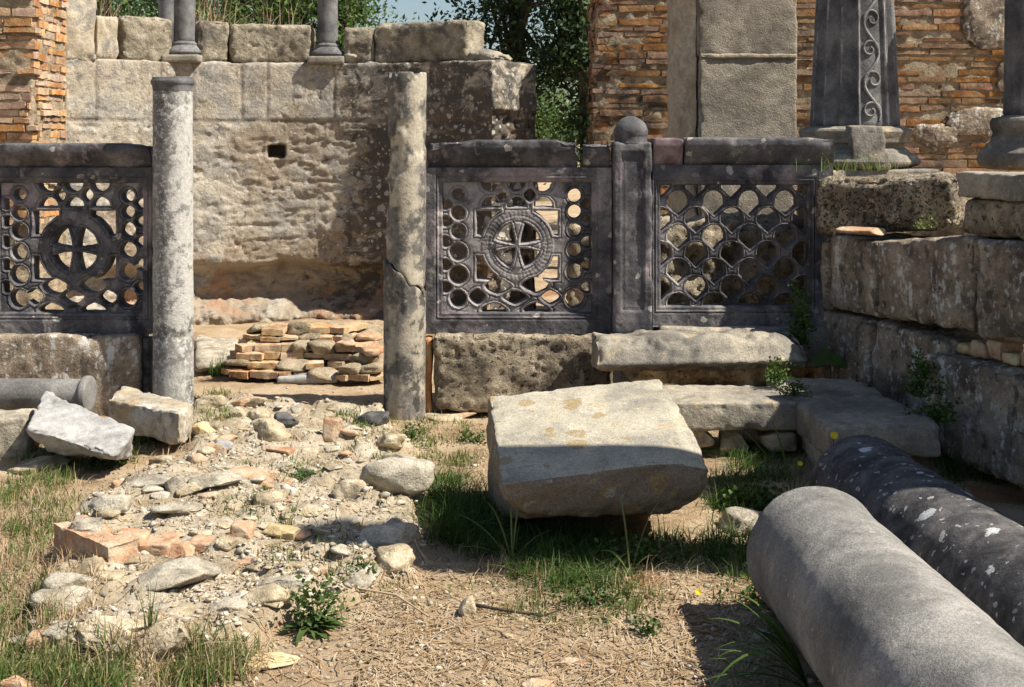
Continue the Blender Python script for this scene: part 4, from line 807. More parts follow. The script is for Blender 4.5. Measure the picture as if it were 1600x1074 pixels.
block('boss', M['slab'], fc, c8=[[q0[0], 7.33, sb], [q1[0], 7.33, sb], [q1[0], 7.6, sb], [q0[0], 7.6, sb], [q0[0] - 0.02, 7.37, zt_], [q1[0] - 0.045, 7.37, zt_], [q1[0] - 0.045, 7.6, zt_], [q0[0] - 0.02, 7.6, zt_]], step=0.012, r=0.012, amp=0.004, freq=9, chip=0.02, seed=83)
rc = thing('column', (W(1622, 0, 7.4)[0], 7.4, W(0, 264, 7.4)[2]), 'grey column with torus base cut off by the right edge of the photo', 'column')
px_ = rc.location[0]; zb0 = rc.location[2]; zb1 = W(0, 180, 7.4)[2]
V, Q = tube_geo((px_, 7.4, zb1), (px_, 7.4, 2.9), lambda a, t: 0.19 - 0.012 * np.abs(np.sin(a * 9)) - 0.02 * t, 144, 50, amp=0.002, seed=5); mesh('shaft', V, Q, M['column_grey'], rc)
V, Q = tube_geo((px_, 7.4, zb0 - 0.003), (px_, 7.4, zb1), lambda a, t: np.interp(t, [0, 0.05, 0.15, 0.3, 0.4, 0.46, 0.52, 0.68, 0.72, 0.8, 0.9, 0.97, 1], [0.29, 0.32, 0.335, 0.325, 0.29, 0.285, 0.26, 0.245, 0.25, 0.262, 0.262, 0.25, 0.2]) + 0 * a, 72, 60, amp=0.003, seed=6); mesh('base', V, Q, M['slab'], rc)
# unseen column added out of frame, leaned to shape the shadow crossing the slab
oc = thing('column', (2.80, 4.07, 1.96), 'unseen leaning grey column added on the right wall to shadow the tilted slab', 'column')
V, Q = tube_geo((2.80, 4.07, 1.955), (2.80, 4.07, 2.1), lambda a, t: 0.30 - 0.06 * t + 0 * a, 48, 12); mesh('base', V, Q, M['slab'], oc)
V, Q = tube_geo((2.80, 4.07, 2.1), (2.80, 3.67, 4.42), lambda a, t: 0.22 - 0.02 * t + 0 * a, 48, 40, amp=0.003); mesh('shaft', V, Q, M['column_grey'], oc)

# ------------------------------------------------------------------ fallen pieces on the right
fl, fr_, bl_, br_ = W(784, 756, 4.45), W(1112, 712, 4.62), W(762, 619, 5.25), W(1032, 589, 5.42)
nrm = np.cross(fr_ - fl, bl_ - fl); nrm /= np.linalg.norm(nrm)
sb_f, sb_r = W(838, 808, 4.52), W(1060, 802, 4.66)
def slab_map(u):
    x, y, z = u[:, :1], u[:, 1:2], u[:, 2:]; dn = np.array([0, 0, 1.0])
    tp = (fl * (1 - x) + fr_ * x) * (1 - y) + (bl_ * (1 - x) + br_ * x) * y
    bt = (sb_f * (1 - x) + sb_r * x) * (1 - y) + ((bl_ - dn * 0.50) * (1 - x) + (br_ - dn * 0.5) * x) * y
    k = (1 - z); wgt = k ** 2.6
    V = tp + np.concatenate([(bt - tp)[:, :2] * wgt, (bt - tp)[:, 2:] * k], 1)
    drop = 0.055 * np.clip((x - 0.66) / 0.34, 0, 1) ** 2 * np.clip(1 - y / 0.5, 0, 1) ** 1.2 * z
    return V - dn * drop + np.array([0, 0.25, 0]) * drop
V, Q = box_geo(size=(0.74, 0.85, 0.24), step=0.0085, r=0.010, fmap=slab_map, amp=0.0035, freq=8, chip=0.02, seed=90, disp=lambda V, N, P: (0.014 * fbm(V * 8, 94, 5, 0.6)) * (P[:, 2] < 0.9))
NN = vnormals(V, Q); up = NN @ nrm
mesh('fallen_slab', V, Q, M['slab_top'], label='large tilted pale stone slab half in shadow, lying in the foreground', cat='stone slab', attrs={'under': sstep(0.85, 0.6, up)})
lsf = [W(930, 583, 6.55), W(1268, 576, 6.5)]
def long_map(u):
    a, c_ = lsf; x, y, z = u[:, :1], u[:, 1:2], u[:, 2:]
    f = a * (1 - x) + c_ * x; off = np.interp(z[:, 0], [0, 0.18, 0.22, 0.35, 0.8, 1], [0.10, 0.06, 0.0, -0.01, 0.05, 0.11])[:, None]
    return f + np.array([0, 1, 0]) * (off + (0.36 - off) * y) + np.array([0, 0, 1]) * (z * 0.185 - 0.02)
V, Q = box_geo(size=(1.1, 0.3, 0.19), step=0.011, r=0.02, fmap=long_map, amp=0.012, freq=7, chip=0.05, seed=92, disp=lambda V, N, P: -0.045 * P[:, 2] * np.clip(fbm(V * 4.5, 97, 3) + 0.1, 0, 1) - 0.05 * P[:, 2] * sstep(0.85, 1.0, P[:, 0]))
mesh('moulded_block', V, Q, M['slab'], label='long grey moulded stone lying on the step below the fish scale screen', cat='stone block')
def zpoly(pts, z): return [G(px, py, z) for px, py in pts]
tp = zpoly([(985, 630), (1256, 629), (1200, 601), (985, 601)], 0.26); bt = [q_ - [0, 0, 0.135] for q_ in tp]
block('step_slab', M['slab'], label='flat stone step with sunlit top and dark lichened front, behind the fallen slab', cat='stone slab', c8=np.array(bt + tp), step=0.011, r=0.014, amp=0.005, freq=8, chip=0.025, seed=93)
tp = zpoly([(1294, 668), (1472, 660), (1336, 590), (1196, 589)], 0.27)
tp2 = [q_.copy() for q_ in tp]; bt = [q_ - [0, 0, 0.15] for q_ in tp]
block('corner_slab', M['slab'], label='wide shaded floor slab in the corner against the right wall', cat='stone slab', c8=np.array(bt + tp), step=0.012, r=0.02, amp=0.006, freq=7, chip=0.03, seed=95)
for k, (a, c_, y0, y1, lab) in enumerate([(1062, 1118, 672, 695, 'left small pale prop stone under the dark fronted step'), (1122, 1172, 678, 700, 'middle small pale prop stone under the dark fronted step'), (1190, 1246, 672, 698, 'right small brown prop stone under the step by the corner slab')]):
    p = W((a + c_) / 2, (y0 + y1) / 2, 6.0); V, Q = rock_geo(p + [0, 0.1, -0.02], ((c_ - a) * 6 / F, 0.3, 0.12), 300 + k, boxy=0.5); mesh('prop_stone', V, Q, M['r_tan' if k else 'r_grey'], label=lab, cat='stone')
V, Q = rock_geo((1.5, 5.95, 0.05), (0.4, 0.6, 0.18), 309, boxy=0.6); mesh('prop_stone', V, Q, M['r_grey'], label='buried support stone below the shaded corner slab', cat='stone')
# fallen shafts
V, Q = tube_geo((0.935, 3.98, 0.205), (1.03, 1.6, 0.24), lambda a, t: 0.203 + 0.016 * t + 0.010 * np.exp(-t / 0.02) + 0 * a, 110, 260, bev=0.03, amp=0.0035, freq=6, seed=15, disp=lambda V: 0.0012 * fbm(V * 40, 17, 3))
mesh('fallen_column', V, Q, M['fallen_light'], label='thick pale grey column shaft lying in the foreground, sunlit along its top', cat='fallen column')
V, Q = tube_geo((1.335, 4.93, 0.145), (1.56, 2.4, 0.16), lambda a, t: 0.198 + 0.012 * t + 0.006 * np.exp(-((t - 0.065) / 0.006) ** 2) + 0.012 * sstep(0.06, 0.05, t) + 0 * a, 110, 240, bev=0.035, amp=0.004, freq=6, seed=16)
mesh('fallen_column', V, Q, M['fallen_dark'], label='dark column shaft spotted with white lichen, lying behind the pale shaft', cat='fallen column')

# ------------------------------------------------------------------ fallen pieces on the left
def poly_rock(name, pts_front, depth, mat, label, cat, seed, z=None): pass
wb = [W(40, 668, 5.75), W(178, 722, 5.55), W(208, 668, 5.8), W(70, 606, 6.2)]
c8 = np.array([wb[0] + [0.06, 0.06, -0.13], wb[1] + [-0.02, 0.1, -0.02], wb[2] + [-0.03, 0.1, -0.16], wb[3] + [0, 0.05, -0.3], wb[0], wb[1], wb[2], wb[3]])
c8[5][2] += 0.02
V, Q = box_geo(c8=c8, step=0.009, r=0.014, amp=0.006, freq=6, chip=0.03, seed=101, disp=lambda V, N, P: 0.022 * fbm(V * 5, 103, 4) * (P[:, 2] < 0.95) - 0.03 * sstep(0.25, 0.0, P[:, 0]) * sstep(0.2, 0.6, fbm(V * 7, 105, 3)))
mesh('marble_fragment', V, Q, M['white_marble'], label='large tilted white marble fragment with broken lower edge, at the left', cat='marble fragment')
vb = [W(168, 640, 6.3), W(280, 680, 6.0), W(303, 636, 6.3), W(192, 607, 6.65)]
c8 = np.array([vb[0] + [0.0, 0.02, -0.1], vb[1] + [0.0, 0.02, -0.06], vb[2] + [0, 0, -0.16], vb[3] + [0, 0, -0.16], vb[0] + [0, 0, 0.05], vb[1] + [0, 0, 0.10], vb[2] + [0, 0, 0.02], vb[3] + [0, 0, 0.02]])
V, Q = box_geo(c8=c8, step=0.009, r=0.016, amp=0.006, freq=7, chip=0.025, seed=111, disp=lambda V, N, P: 0.008 * gnoise(V * np.array([7, 40, 40]), 112)); mesh('marble_fragment', V, Q, M['veined'], label='oblong pale veined marble fragment leaning against the foot of the whitened column', cat='marble fragment')
p = W(-60, 598, 6.45); q_ = W(144, 598, 6.45)
V, Q = tube_geo((p[0], 6.45, 0.2), (q_[0], 6.42, 0.2), lambda a, t: 0.078 + 0.016 * sstep(0.955, 0.965, t) + 0 * a, 48, 80, amp=0.003, seed=19); mesh('fallen_colonnette', V, Q, M['fallen_light'], label='slim grey colonnette lying below the left screen', cat='fallen column')
p_ = W(-12, 634, 6.0); V, Q = box_geo(c8=c8box(p_[0] - 0.08, p_[0] + 0.145, 6.0, 6.25, -0.03, 0.175, 0.12), step=0.012, r=0.02, amp=0.007, freq=9, chip=0.03, seed=121); mesh('stone_block', V, Q, M['r_grey'], label='squared grey stone at the left edge in front of the lying colonnette', cat='stone block')
V, Q = box_geo(c8=[G(304, 582, 0.02), G(365, 578, 0.02), G(374, 540, 0.02), G(304, 534, 0.02)] + [q_ + np.array([0, 0, 0.06]) for q_ in [G(304, 582, 0.02), G(365, 578, 0.02), G(374, 540, 0.02), G(304, 534, 0.02)]], step=0.02, r=0.03, amp=0.02, freq=5, chip=0.04, seed=131); mesh('marble_slab', V, Q, M['r_grey'], label='pale grey slab lying flat behind the whitened column', cat='stone slab')
V, Q = box_geo(c8=c8box(-2.01, -1.965, 6.95, 7.05, 0, 0.40), step=0.02, r=0.01, amp=0.006); mesh('packing_stone', V, Q, M['r_dark'], label='narrow dark filler stone between the left base block and the whitened column', cat='stone')
V, Q = box_geo(c8=c8box(-0.475, -0.435, 6.93, 7.05, 0, 0.40), step=0.02, r=0.01, amp=0.012); mesh('packing_stone', V, Q, M['brick'], label='narrow reddish filler bricks between the cracked column and the pitted base block', cat='stone')

# ------------------------------------------------------------------ low brick ruin in the opening
br = thing('brick_ruin', (W(480, 0, 8.1)[0], 8.1, 0), 'low crumbling stump of brick and mortar in the opening between the two columns', 'brick ruin')
rg = np.random.default_rng(77); parts = []; core = []
outline = [(340, 600, 7.95), (362, 590, 7.8), (445, 600, 7.76), (462, 600, 7.79), (515, 602, 7.79), (532, 606, 7.74), (606, 612, 7.66)]
fpts = np.array([[W(a, 0, d)[0], d] for a, _, d in outline])
seg = np.linalg.norm(np.diff(fpts, axis=0), axis=1); cum = np.concatenate([[0], np.cumsum(seg)])
def along(s): return np.array([np.interp(s, cum, fpts[:, 0]), np.interp(s, cum, fpts[:, 1])])
z = 0.02
for k in range(6):
    hgt = rg.uniform(0.036, 0.05); inset = 0.0 + 0.062 * k + 0.01 * rg.normal(); s = rg.uniform(0, 0.08) + 0.02 * k; smax = cum[-1] - 0.035 * k - (0.1 if k > 3 else 0)
    while s < smax:
        l = rg.uniform(0.07, 0.2); a = along(s); c_ = along(min(s + l, smax)); s += l + 0.008
        if np.linalg.norm(c_ - a) < 0.03: continue
        o = rg.normal() * 0.026 + inset; a = a + [0.03 * k * (0.5 - s / cum[-1]) , o]; c_ = c_ + [0.03 * k * (0.5 - s / cum[-1]), o + rg.normal() * 0.012]
        if rg.uniform() < 0.26:
            cm_ = (a + c_) / 2; vv, ff = rock_geo([cm_[0], cm_[1] + 0.05, z + hgt * 0.5], (np.linalg.norm(c_ - a) * 1.15, 0.16, hgt * rg.uniform(1.2, 1.9)), int(rg.integers(9999)), boxy=0.4, rough=0.14, sub=3); core.append((vv, ff)); continue
        parts.append(box_geo(c8=front8(a, c_, z + rg.normal() * 0.004, z + hgt - rg.uniform(0.0, 0.010), rg.uniform(0.16, 0.3)), step=0.02, r=0.003, amp=0.007, freq=15, chip=0.014, seed=int(rg.integers(999)), cap=3))
    z += hgt
V, Q = join(parts); [mesh('rubble_stone', v_, q_, M['mortar'], br) for v_, q_ in core]; mesh('brickwork', V, Q, M['brick_dusty'], br).data.set_sharp_from_angle(angle=R_(32))
V, Q = box_geo(c8=[[*(fpts[0] + [0.0, 0.06]), -0.05], [*(fpts[-1] + [0.0, 0.14]), -0.05], [fpts[-1][0], 8.7, -0.05], [fpts[0][0], 8.6, -0.05], [*(fpts[0] + [0.2, 0.40]), 0.25], [*(fpts[-1] + [-0.16, 0.5]), 0.22], [fpts[-1][0] - 0.1, 8.7, 0.22], [fpts[0][0] + 0.15, 8.6, 0.26]], step=0.018, r=0.04, amp=0.035, freq=8, chip=0.05, seed=141); mesh('mortar_core', V, Q, M['mortar'], br)
block('threshold', M['white_marble'], br, c8=front8(W(432, 0, 7.72)[:2], W(527, 0, 7.74)[:2], 0.0, 0.045, 0.3), step=0.015, r=0.012, amp=0.006, seed=142)
for k, (a, c_, y0, lab) in enumerate([(588, 640, 540, 0), (545, 585, 527, 0)]): pass
tl = [W(548, 531, 8.15), W(575, 527, 8.1), W(538, 538, 7.95), W(470, 526, 8.25), W(420, 524, 8.25), W(580, 548, 7.85), W(395, 535, 8.15)]
for k, p in enumerate(tl):
    V, Q = rock_geo(p, (0.2, 0.13, 0.045), 150 + k, boxy=0.8, cuts=4, sub=3, rz=k * 0.9); mesh('loose_brick', V, Q, M['r_ochre' if k % 3 == 0 else 'r_brick'], br)

# ------------------------------------------------------------------ rubble stones, each placed where the photo shows it
def rockpx(a, c_, y0, y1, mat, label, cat='stone', boxy=0.3, seed=None, name='stone', rz=None, hk=1.0, group=None, cuts=13, rough=0.10, sub=4, flat=False):
    seed = seed if seed is not None else int(a * 7 + y0 * 3); p = GH((a + c_) / 2, y1); s = p[1] / F; w_ = (c_ - a) * s; hp = (y1 - y0) * s; k = (EYE - p[2]) / p[1]
    dep = min(0.8 * w_, (0.9 if flat else 0.62) * hp / k); hz = max(hp - k * dep, 0.12 * w_) * hk
    rg_ = np.random.default_rng(seed); zg = Hs(p[0], p[1] + dep / 2)
    V, Q = rock_geo((p[0], p[1] + dep / 2, 0.5 * (p[2] + zg) + hz * 0.26), (w_ * 1.18, dep * 1.25, hz * 1.5), seed, rz=rz if rz is not None else rg_.uniform(-0.25, 0.25), boxy=boxy, cuts=cuts, rough=rough, sub=sub, tilt=(rg_.uniform(-0.08, 0.08), rg_.uniform(-0.1, 0.1)))
    return mesh(name, V, Q, M[mat], label=label, cat=cat, group=group)
stones = [
 (10, 97, 703, 738, 'r_tan', 'smooth oblong tan stone in the grass below the large white marble fragment', 0.2),
 (135, 190, 770, 806, 'r_pale', 'chunky whitish stone at the edge of the left grass', 0.4),
 (293, 368, 738, 770, 'r_grey', 'low grey boulder left of the flat orange tile', 0.2),
 (388, 436, 762, 791, 'r_tan', 'smooth rounded tan stone just below the flat orange tile', 0.1),
 (236, 305, 782, 812, 'r_pale', 'lumpy pale mortar lump right of the chunky whitish stone', 0.2),
 (182, 290, 730, 768, 'r_pale', 'wide low pale rubble stone below the point of the large white fragment', 0.3),
 (253, 289, 744, 770, 'r_grey', 'small pitted grey stone on the wide low rubble stone', 0.3),
 (333, 382, 721, 737, 'r_grey', 'thin whitish grey stone above the flat orange tile', 0.4),
 (358, 386, 635, 656, 'r_tan', 'small round ochre stone right of the leaning veined fragment', 0.1),
 (386, 418, 634, 657, 'r_tan', 'round tan cobble left of the dark grey stone on the path', 0.1),
 (420, 467, 645, 669, 'r_dark', 'dark grey stone in the middle of the rubble path', 0.3),
 (553, 601, 638, 668, 'r_dark', 'dark grey rock at the foot of the cracked column', 0.3),
 (296, 332, 654, 676, 'r_ochre', 'pale yellow stone at the tip of the veined marble fragment', 0.3),
 (304, 350, 614, 638, 'r_tan', 'rounded tan stone right of the base of the whitened column', 0.2),
 (393, 446, 654, 692, 'r_tan', 'rough mortar lump below the dark grey stone on the path', 0.3),
 (568, 667, 728, 776, 'r_pale', 'big pale boulder left of the fallen slab', 0.4),
 (518, 564, 748, 786, 'r_tan', 'upright tan stone left of the big pale boulder', 0.4),
 (335, 367, 832, 861, 'r_tan', 'round beige pebble at the right end of the brick row', 0.0),
 (412, 466, 814, 844, 'r_ochre', 'ochre stone at the tip of the slab shadow', 0.4),
 (178, 322, 868, 920, 'r_grey', 'long flat grey stone in the lower left rubble', 0.5),
 (375, 453, 903, 949, 'r_tan', 'blocky tan stone in the lower rubble, with a long stone behind it', 0.7),
 (400, 478, 886, 925, 'r_pale', 'long rounded pale stone behind the blocky tan stone', 0.3),
 (323, 381, 926, 957, 'r_grey', 'grey stone between the long flat grey stone and the blocky tan stone', 0.5),
 (208, 290, 948, 1022, 'r_tan', 'biggest tan boulder at the broken front of the rubble', 0.5),
 (165, 216, 956, 984, 'r_grey', 'small grey rock left of the biggest tan boulder', 0.3),
 (12, 43, 986, 1013, 'r_pale', 'small pale stone beside the terracotta sliver at lower left', 0.4),
 (60, 122, 964, 1002, 'r_grey', 'grey tan rock above the terracotta sliver', 0.3),
 (98, 190, 976, 1024, 'r_tan', 'long sloping tan stone left of the biggest tan boulder', 0.4),
 (68, 142, 878, 932, 'r_pale', 'crumbly mortar lump below the big brick at left', 0.2),
 (48, 140, 902, 950, 'r_pale', 'jagged pale mortar lump at the left edge of the rubble', 0.2),
 (118, 158, 864, 902, 'r_tan', 'small tan stone under the big brick', 0.4),
 (362, 458, 1014, 1050, 'r_ochre', 'flat cream yellow stone slab at the bottom, broken edge to the front', 0.7),
 (520, 588, 876, 918, 'r_pale', 'pale ribbed stone at the lower right end of the rubble', 0.4),
 (455, 471, 860, 871, 'r_grey', 'left small grey pebble in the slab shadow', 0.0),
 (523, 538, 862, 873, 'r_grey', 'right small grey pebble in the slab shadow', 0.0),
 (714, 744, 928, 962, 'r_tan', 'half buried rounded tan stone on bare soil', 0.3),
 (820, 872, 1054, 1080, 'r_brick', 'rounded reddish stone at the bottom edge', 0.1),
 (880, 924, 1025, 1042, 'r_brick', 'flat pinkish stone near the bottom edge, right of the rounded reddish one', 0.2),
 (1133, 1203, 780, 838, 'r_grey', 'rough grey lump between the fallen slab and the pale fallen shaft', 0.4),
 (1178, 1218, 980, 1003, 'r_grey', 'small grey stone beside the pale fallen shaft', 0.4),
 (397, 428, 507, 522, 'r_tan', 'rounded stone on the ground behind the brick ruin', 0.1),
 (560, 652, 806, 862, 'r_grey', 'broad low rock in the shadow left of the fallen slab', 0.2),
 (580, 640, 850, 892, 'r_tan', 'second low rock in the slab shadow, nearest the camera', 0.2),
 (600, 648, 700, 735, 'r_pale', 'rough pale stone edging the path above the big boulder', 0.3),
 (585, 635, 672, 700, 'r_tan', 'mortar stone on the right edge of the path below the cracked column', 0.3),
 (0, 20, 690, 706, 'r_grey', 'grey stone cut by the left edge below the white fragment', 0.3),
 (430, 500, 790, 815, 'r_tan', 'low tan rubble stone just above the slab shadow tip', 0.2),
 (660, 716, 645, 657, 'r_tan', 'thin flat stone at the foot of the pitted base block', 0.7),
 (690, 742, 640, 652, 'r_brick', 'thin reddish tile wedged under the pitted base block', 0.7),
]
for (a, c_, y0, y1, mt, lab, bx) in stones: rockpx(a, c_, y0, y1, mt, lab, boxy=bx, hk=1.9 if c_ == 667 else 1.0)
tiles = [
 (355, 423, 733, 753, 'flat orange tile lying on the rubble path', 'r_brick', 0.7),
 (322, 351, 696, 713, 'small orange tile under a white chip', 'r_brick', 0.6),
 (418, 452, 697, 709, 'pinkish tile set flush in the middle of the path', 'r_brick', 0.6),
 (361, 401, 621, 637, 'rounded terracotta piece near the whitened column', 'r_brick', 0.4),
 (180, 222, 836, 862, 'broken brick next to the big square brick', 'r_brick', 0.5),
 (220, 266, 838, 868, 'sharp edged terracotta chunk in the middle of the brick row', 'r_brick', 0.6),
 (264, 298, 848, 870, 'reddish brick stub in the brick row', 'r_brick', 0.7),
 (296, 338, 842, 864, 'pinkish worn brick left of the round beige pebble', 'r_brick', 0.4),
 (362, 391, 817, 842, 'small tilted orange chunk above the round beige pebble', 'r_brick', 0.7),
 (368, 406, 876, 888, 'thin orange tile in front of the round beige pebble', 'r_brick', 0.6),
 (491, 511, 889, 904, 'small bright orange brick chip at the right end of the rubble', 'r_brick', 0.5),
 (42, 86, 984, 1020, 'narrow terracotta sliver leaning at lower left', 'r_brick', 0.7),
 (0, 38, 1054, 1080, 'pinkish brick cut by the bottom left corner', 'r_brick', 0.7),
 (505, 530, 660, 690, 'pale pink brick standing on the path', 'r_brick', 0.7)]
for (a, c_, y0, y1, lab, mt, bx) in tiles: rockpx(a, c_, y0, y1, mt, lab, cat='brick', boxy=bx * 1.6, name='brick_piece', cuts=3, rough=0.04, hk=1.15)
g0 = GH(82, 872); g1 = GH(168, 882); zt = max(g0[2], g1[2]) + 0.066; tt_ = (g1 - g0) / np.linalg.norm(g1 - g0)
c8 = front8(g0[:2], g1[:2], g0[2] - 0.03, (zt, zt - 0.008), 0.12); V, Q = box_geo(c8=c8, step=0.008, r=0.005, amp=0.004, freq=14, chip=0.025, seed=401, disp=lambda V, N, P: 0.016 * np.clip(fbm(V * 14, 402, 4) + 0.1, 0, 1) * (P[:, 2] > 0.999))
bb_ = thing('brick', [*(g0 + g1)[:2] / 2, g0[2]], 'big square brick with pale mortar on top, at the left of the brick row', 'brick'); mesh('body', V, Q, M['r_brick'], bb_).data.set_sharp_from_angle(angle=R_(40))
V, Q = rock_geo((g0 + g1) / 2 + [0.01, 0.085, zt - (g0[2] + g1[2]) / 2 + 0.004], (0.13, 0.10, 0.035), 403, boxy=0.4, cuts=9, rough=0.25); mesh('mortar', V, Q, M['r_pale'], bb_)
rockpx(326, 359, 687, 703, 'white_marble', 'white marble chip on the path', cat='stone', boxy=0.4)
# many small anonymous stones over the path
k = 0
while k < 150:
    px, py = RNG.uniform(60, 660), RNG.uniform(630, 1010); g = G(px, py, 0.06)
    if poly_sd(np.array([g[0]]), np.array([g[1]]), MOUND)[0] < 0.03: continue
    wpx = RNG.uniform(9, 40) * (py / 800) ; hpx = wpx * RNG.uniform(0.35, 0.6)
    rockpx(px - wpx / 2, px + wpx / 2, py - hpx, py, ['r_tan', 'r_pale', 'r_tan', 'r_pale', 'r_tan', 'r_tan', 'r_pale', 'r_brick'][k % 8], 'small stone among the loose rubble of the path', group='small stones in the rubble path', boxy=RNG.uniform(0, 0.7), seed=1000 + k, sub=3); k += 1
# gravel: uncountable
parts = []; Pi, Fi = ico(1)
def scatter_px(n, boxes):
    out = []
    for (x0_, x1_, y0_, y1_, wgt) in boxes:
        m_ = int(n * wgt); out.append(np.stack([RNG.uniform(x0_, x1_, m_), RNG.uniform(y0_, y1_, m_)], 1))
    P = np.concatenate(out); Yd = F * (EYE - 0.02) / (P[:, 1] - HZ); Xd = (P[:, 0] - 800) * Yd / F; h = ground_fields(Xd, Yd)[0]; return np.stack([Xd, Yd, h], 1)
gp = scatter_px(3800, [(0, 700, 600, 1074, 0.5), (560, 1300, 860, 1074, 0.42), (640, 780, 640, 860, 0.08)])
n = len(gp); sz = RNG.uniform(0.0025, 0.008, n) * np.where(RNG.uniform(size=n) > 0.95, 2.0, 1); sc3 = np.stack([sz * RNG.uniform(0.8, 1.5, n), sz * RNG.uniform(0.8, 1.3, n), sz * RNG.uniform(0.45, 0.8, n)], 1)
V = (Pi[None] * (1 + 0.25 * RNG.normal(size=(n, len(Pi), 1)))) * sc3[:, None] + (gp + [0, 0, 0.002])[:, None]; Q = Fi[None] + (np.arange(n) * len(Pi))[:, None, None]
bgv = stone_mat('gravel', [(0.22, 0.165, 0.10), (0.34, 0.27, 0.18), (0.44, 0.38, 0.28)], 20, island=0.4, bump=0.3, rnd=False)
mesh('gravel', V.reshape(-1, 3), Q.reshape(-1, 3), bgv, kind='stuff', smooth=False, origin=(0, 0, 0))

gp = scatter_px(7000, [(40, 660, 620, 1020, 1.0)]); gp = gp[(poly_sd(gp[:, 0], gp[:, 1], MOUND) > -0.04) & (fbm(gp * 3.5, 88, 3) > -0.02)]; n = len(gp); sz = 0.004 + 0.012 * RNG.uniform(size=n) ** 3
V = (Pi[None] * (1 + 0.35 * RNG.normal(size=(n, len(Pi), 1)))) * (sz[:, None] * np.stack([RNG.uniform(0.8, 1.6, n), RNG.uniform(0.8, 1.3, n), RNG.uniform(0.4, 0.9, n)], 1))[:, None] + (gp + [0, 0, 0.002])[:, None]; Q = Fi[None] + (np.arange(n) * len(Pi))[:, None, None]
mesh('rubble_crumbs', V.reshape(-1, 3), Q.reshape(-1, 3), stone_mat('mortar_crumbs', [(0.30, 0.25, 0.17), (0.44, 0.38, 0.28), (0.54, 0.48, 0.38)], 20, island=0.3, bump=0.3, rnd=False), kind='stuff', smooth=False, origin=(0, 0, 0))
# ------------------------------------------------------------------ grass, straw, weeds
def blades_geo(P, h, wd, lean, az, segs=3):
    n = len(P); h = np.broadcast_to(h, n); wd = np.broadcast_to(wd, n); d = np.stack([np.cos(az), np.sin(az), 0 * az], 1); side = np.stack([-np.sin(az + 0.6), np.cos(az + 0.6), 0 * az], 1)
    V = []
    for k in range(segs + 1):
        t = k / segs; c_ = P + d * (lean * h * t ** 1.8)[:, None] + np.array([0, 0, 1]) * (h * (t - 0.35 * np.minimum(lean, 1.6) * t ** 2.4))[:, None]
        wk = wd * (1 - t ** 1.6) * 0.5 + 0.0002; V += [c_ - side * wk[:, None], c_ + side * wk[:, None]]
    V = np.stack(V, 1); m_ = 2 * (segs + 1); q = np.array([[2 * k, 2 * k + 1, 2 * k + 3, 2 * k + 2] for k in range(segs)])
    return V.reshape(-1, 3), (q[None] + (np.arange(n) * m_)[:, None, None]).reshape(-1, 4)
def ell_px(cx, cy, rx, ry, n):
    a = RNG.uniform(0, 2 * math.pi, n); r = np.sqrt(RNG.uniform(0, 1, n)); px = cx + rx * r * np.cos(a); py = cy + ry * r * np.sin(a)
    Yd = F * (EYE - 0.0) / (py - HZ); Xd = (px - 800) * Yd / F; h = ground_fields(Xd, Yd)[0]; Yd = F * (EYE - h) / (py - HZ); Xd = (px - 800) * Yd / F; return np.stack([Xd, Yd, ground_fields(Xd, Yd)[0] - 0.004], 1)
def clumpy(cx, cy, rx, ry, n, per=26, spread=0.035):
    c_ = ell_px(cx, cy, rx, ry, max(1, n // per)); P = np.repeat(c_, per, 0) + RNG.normal(size=(len(c_) * per, 3)) * np.array([spread, spread, 0]) * RNG.uniform(0.3, 1.5, len(c_) * per)[:, None]; P[:, 2] = ground_fields(P[:, 0], P[:, 1])[0] - 0.004; return P
gg = []; ll = []; dd_ = []
def add(lst, P, h0, h1, w0=0.003, w1=0.006, lean=0.9):
    n = len(P); lst.append(blades_geo(P, RNG.uniform(h0, h1, n) * RNG.uniform(0.5, 1, n), RNG.uniform(w0, w1, n), np.abs(RNG.normal(size=n)) * lean * 0.6 + 0.1, RNG.uniform(0, 2 * math.pi, n)))
for (cx, cy, rx, ry, n, h) in [(70, 790, 70, 60, 1500, 0.07), (30, 940, 50, 110, 900, 0.07), (80, 1050, 110, 40, 1500, 0.09), (230, 672, 45, 22, 900, 0.07), (120, 710, 110, 26, 900, 0.06), (330, 1040, 60, 30, 1100, 0.09), (380, 790, 40, 18, 260, 0.04), (430, 735, 60, 22, 350, 0.04), (610, 690, 70, 40, 500, 0.05), (680, 680, 50, 40, 500, 0.05), (330, 640, 40, 30, 500, 0.06), (900, 940, 130, 40, 900, 0.05), (560, 650, 40, 14, 300, 0.06), (110, 590, 120, 26, 900, 0.09), (700, 730, 40, 30, 400, 0.05), (480, 850, 60, 60, 300, 0.05), (1040, 900, 160, 60, 500, 0.05), (350, 575, 40, 14, 260, 0.08), (600, 920, 120, 30, 240, 0.04)]:
    add(gg, clumpy(cx, cy, rx, ry, n), h * 0.5, h * 1.3)
for (cx, cy, rx, ry, n, h) in [(740, 820, 65, 40, 1700, 0.17), (850, 862, 110, 22, 1100, 0.12), (1010, 858, 140, 24, 700, 0.09), (1160, 770, 50, 50, 900, 0.10), (1200, 720, 60, 40, 600, 0.10), (1540, 730, 70, 36, 1400, 0.16), (1150, 860, 50, 50, 700, 0.12), (700, 770, 40, 30, 600, 0.08), (880, 905, 80, 20, 900, 0.10)]:
    add(ll, clumpy(cx, cy, rx, ry, n), h * 0.35, h * 1.45, 0.002, 0.006, 1.9)
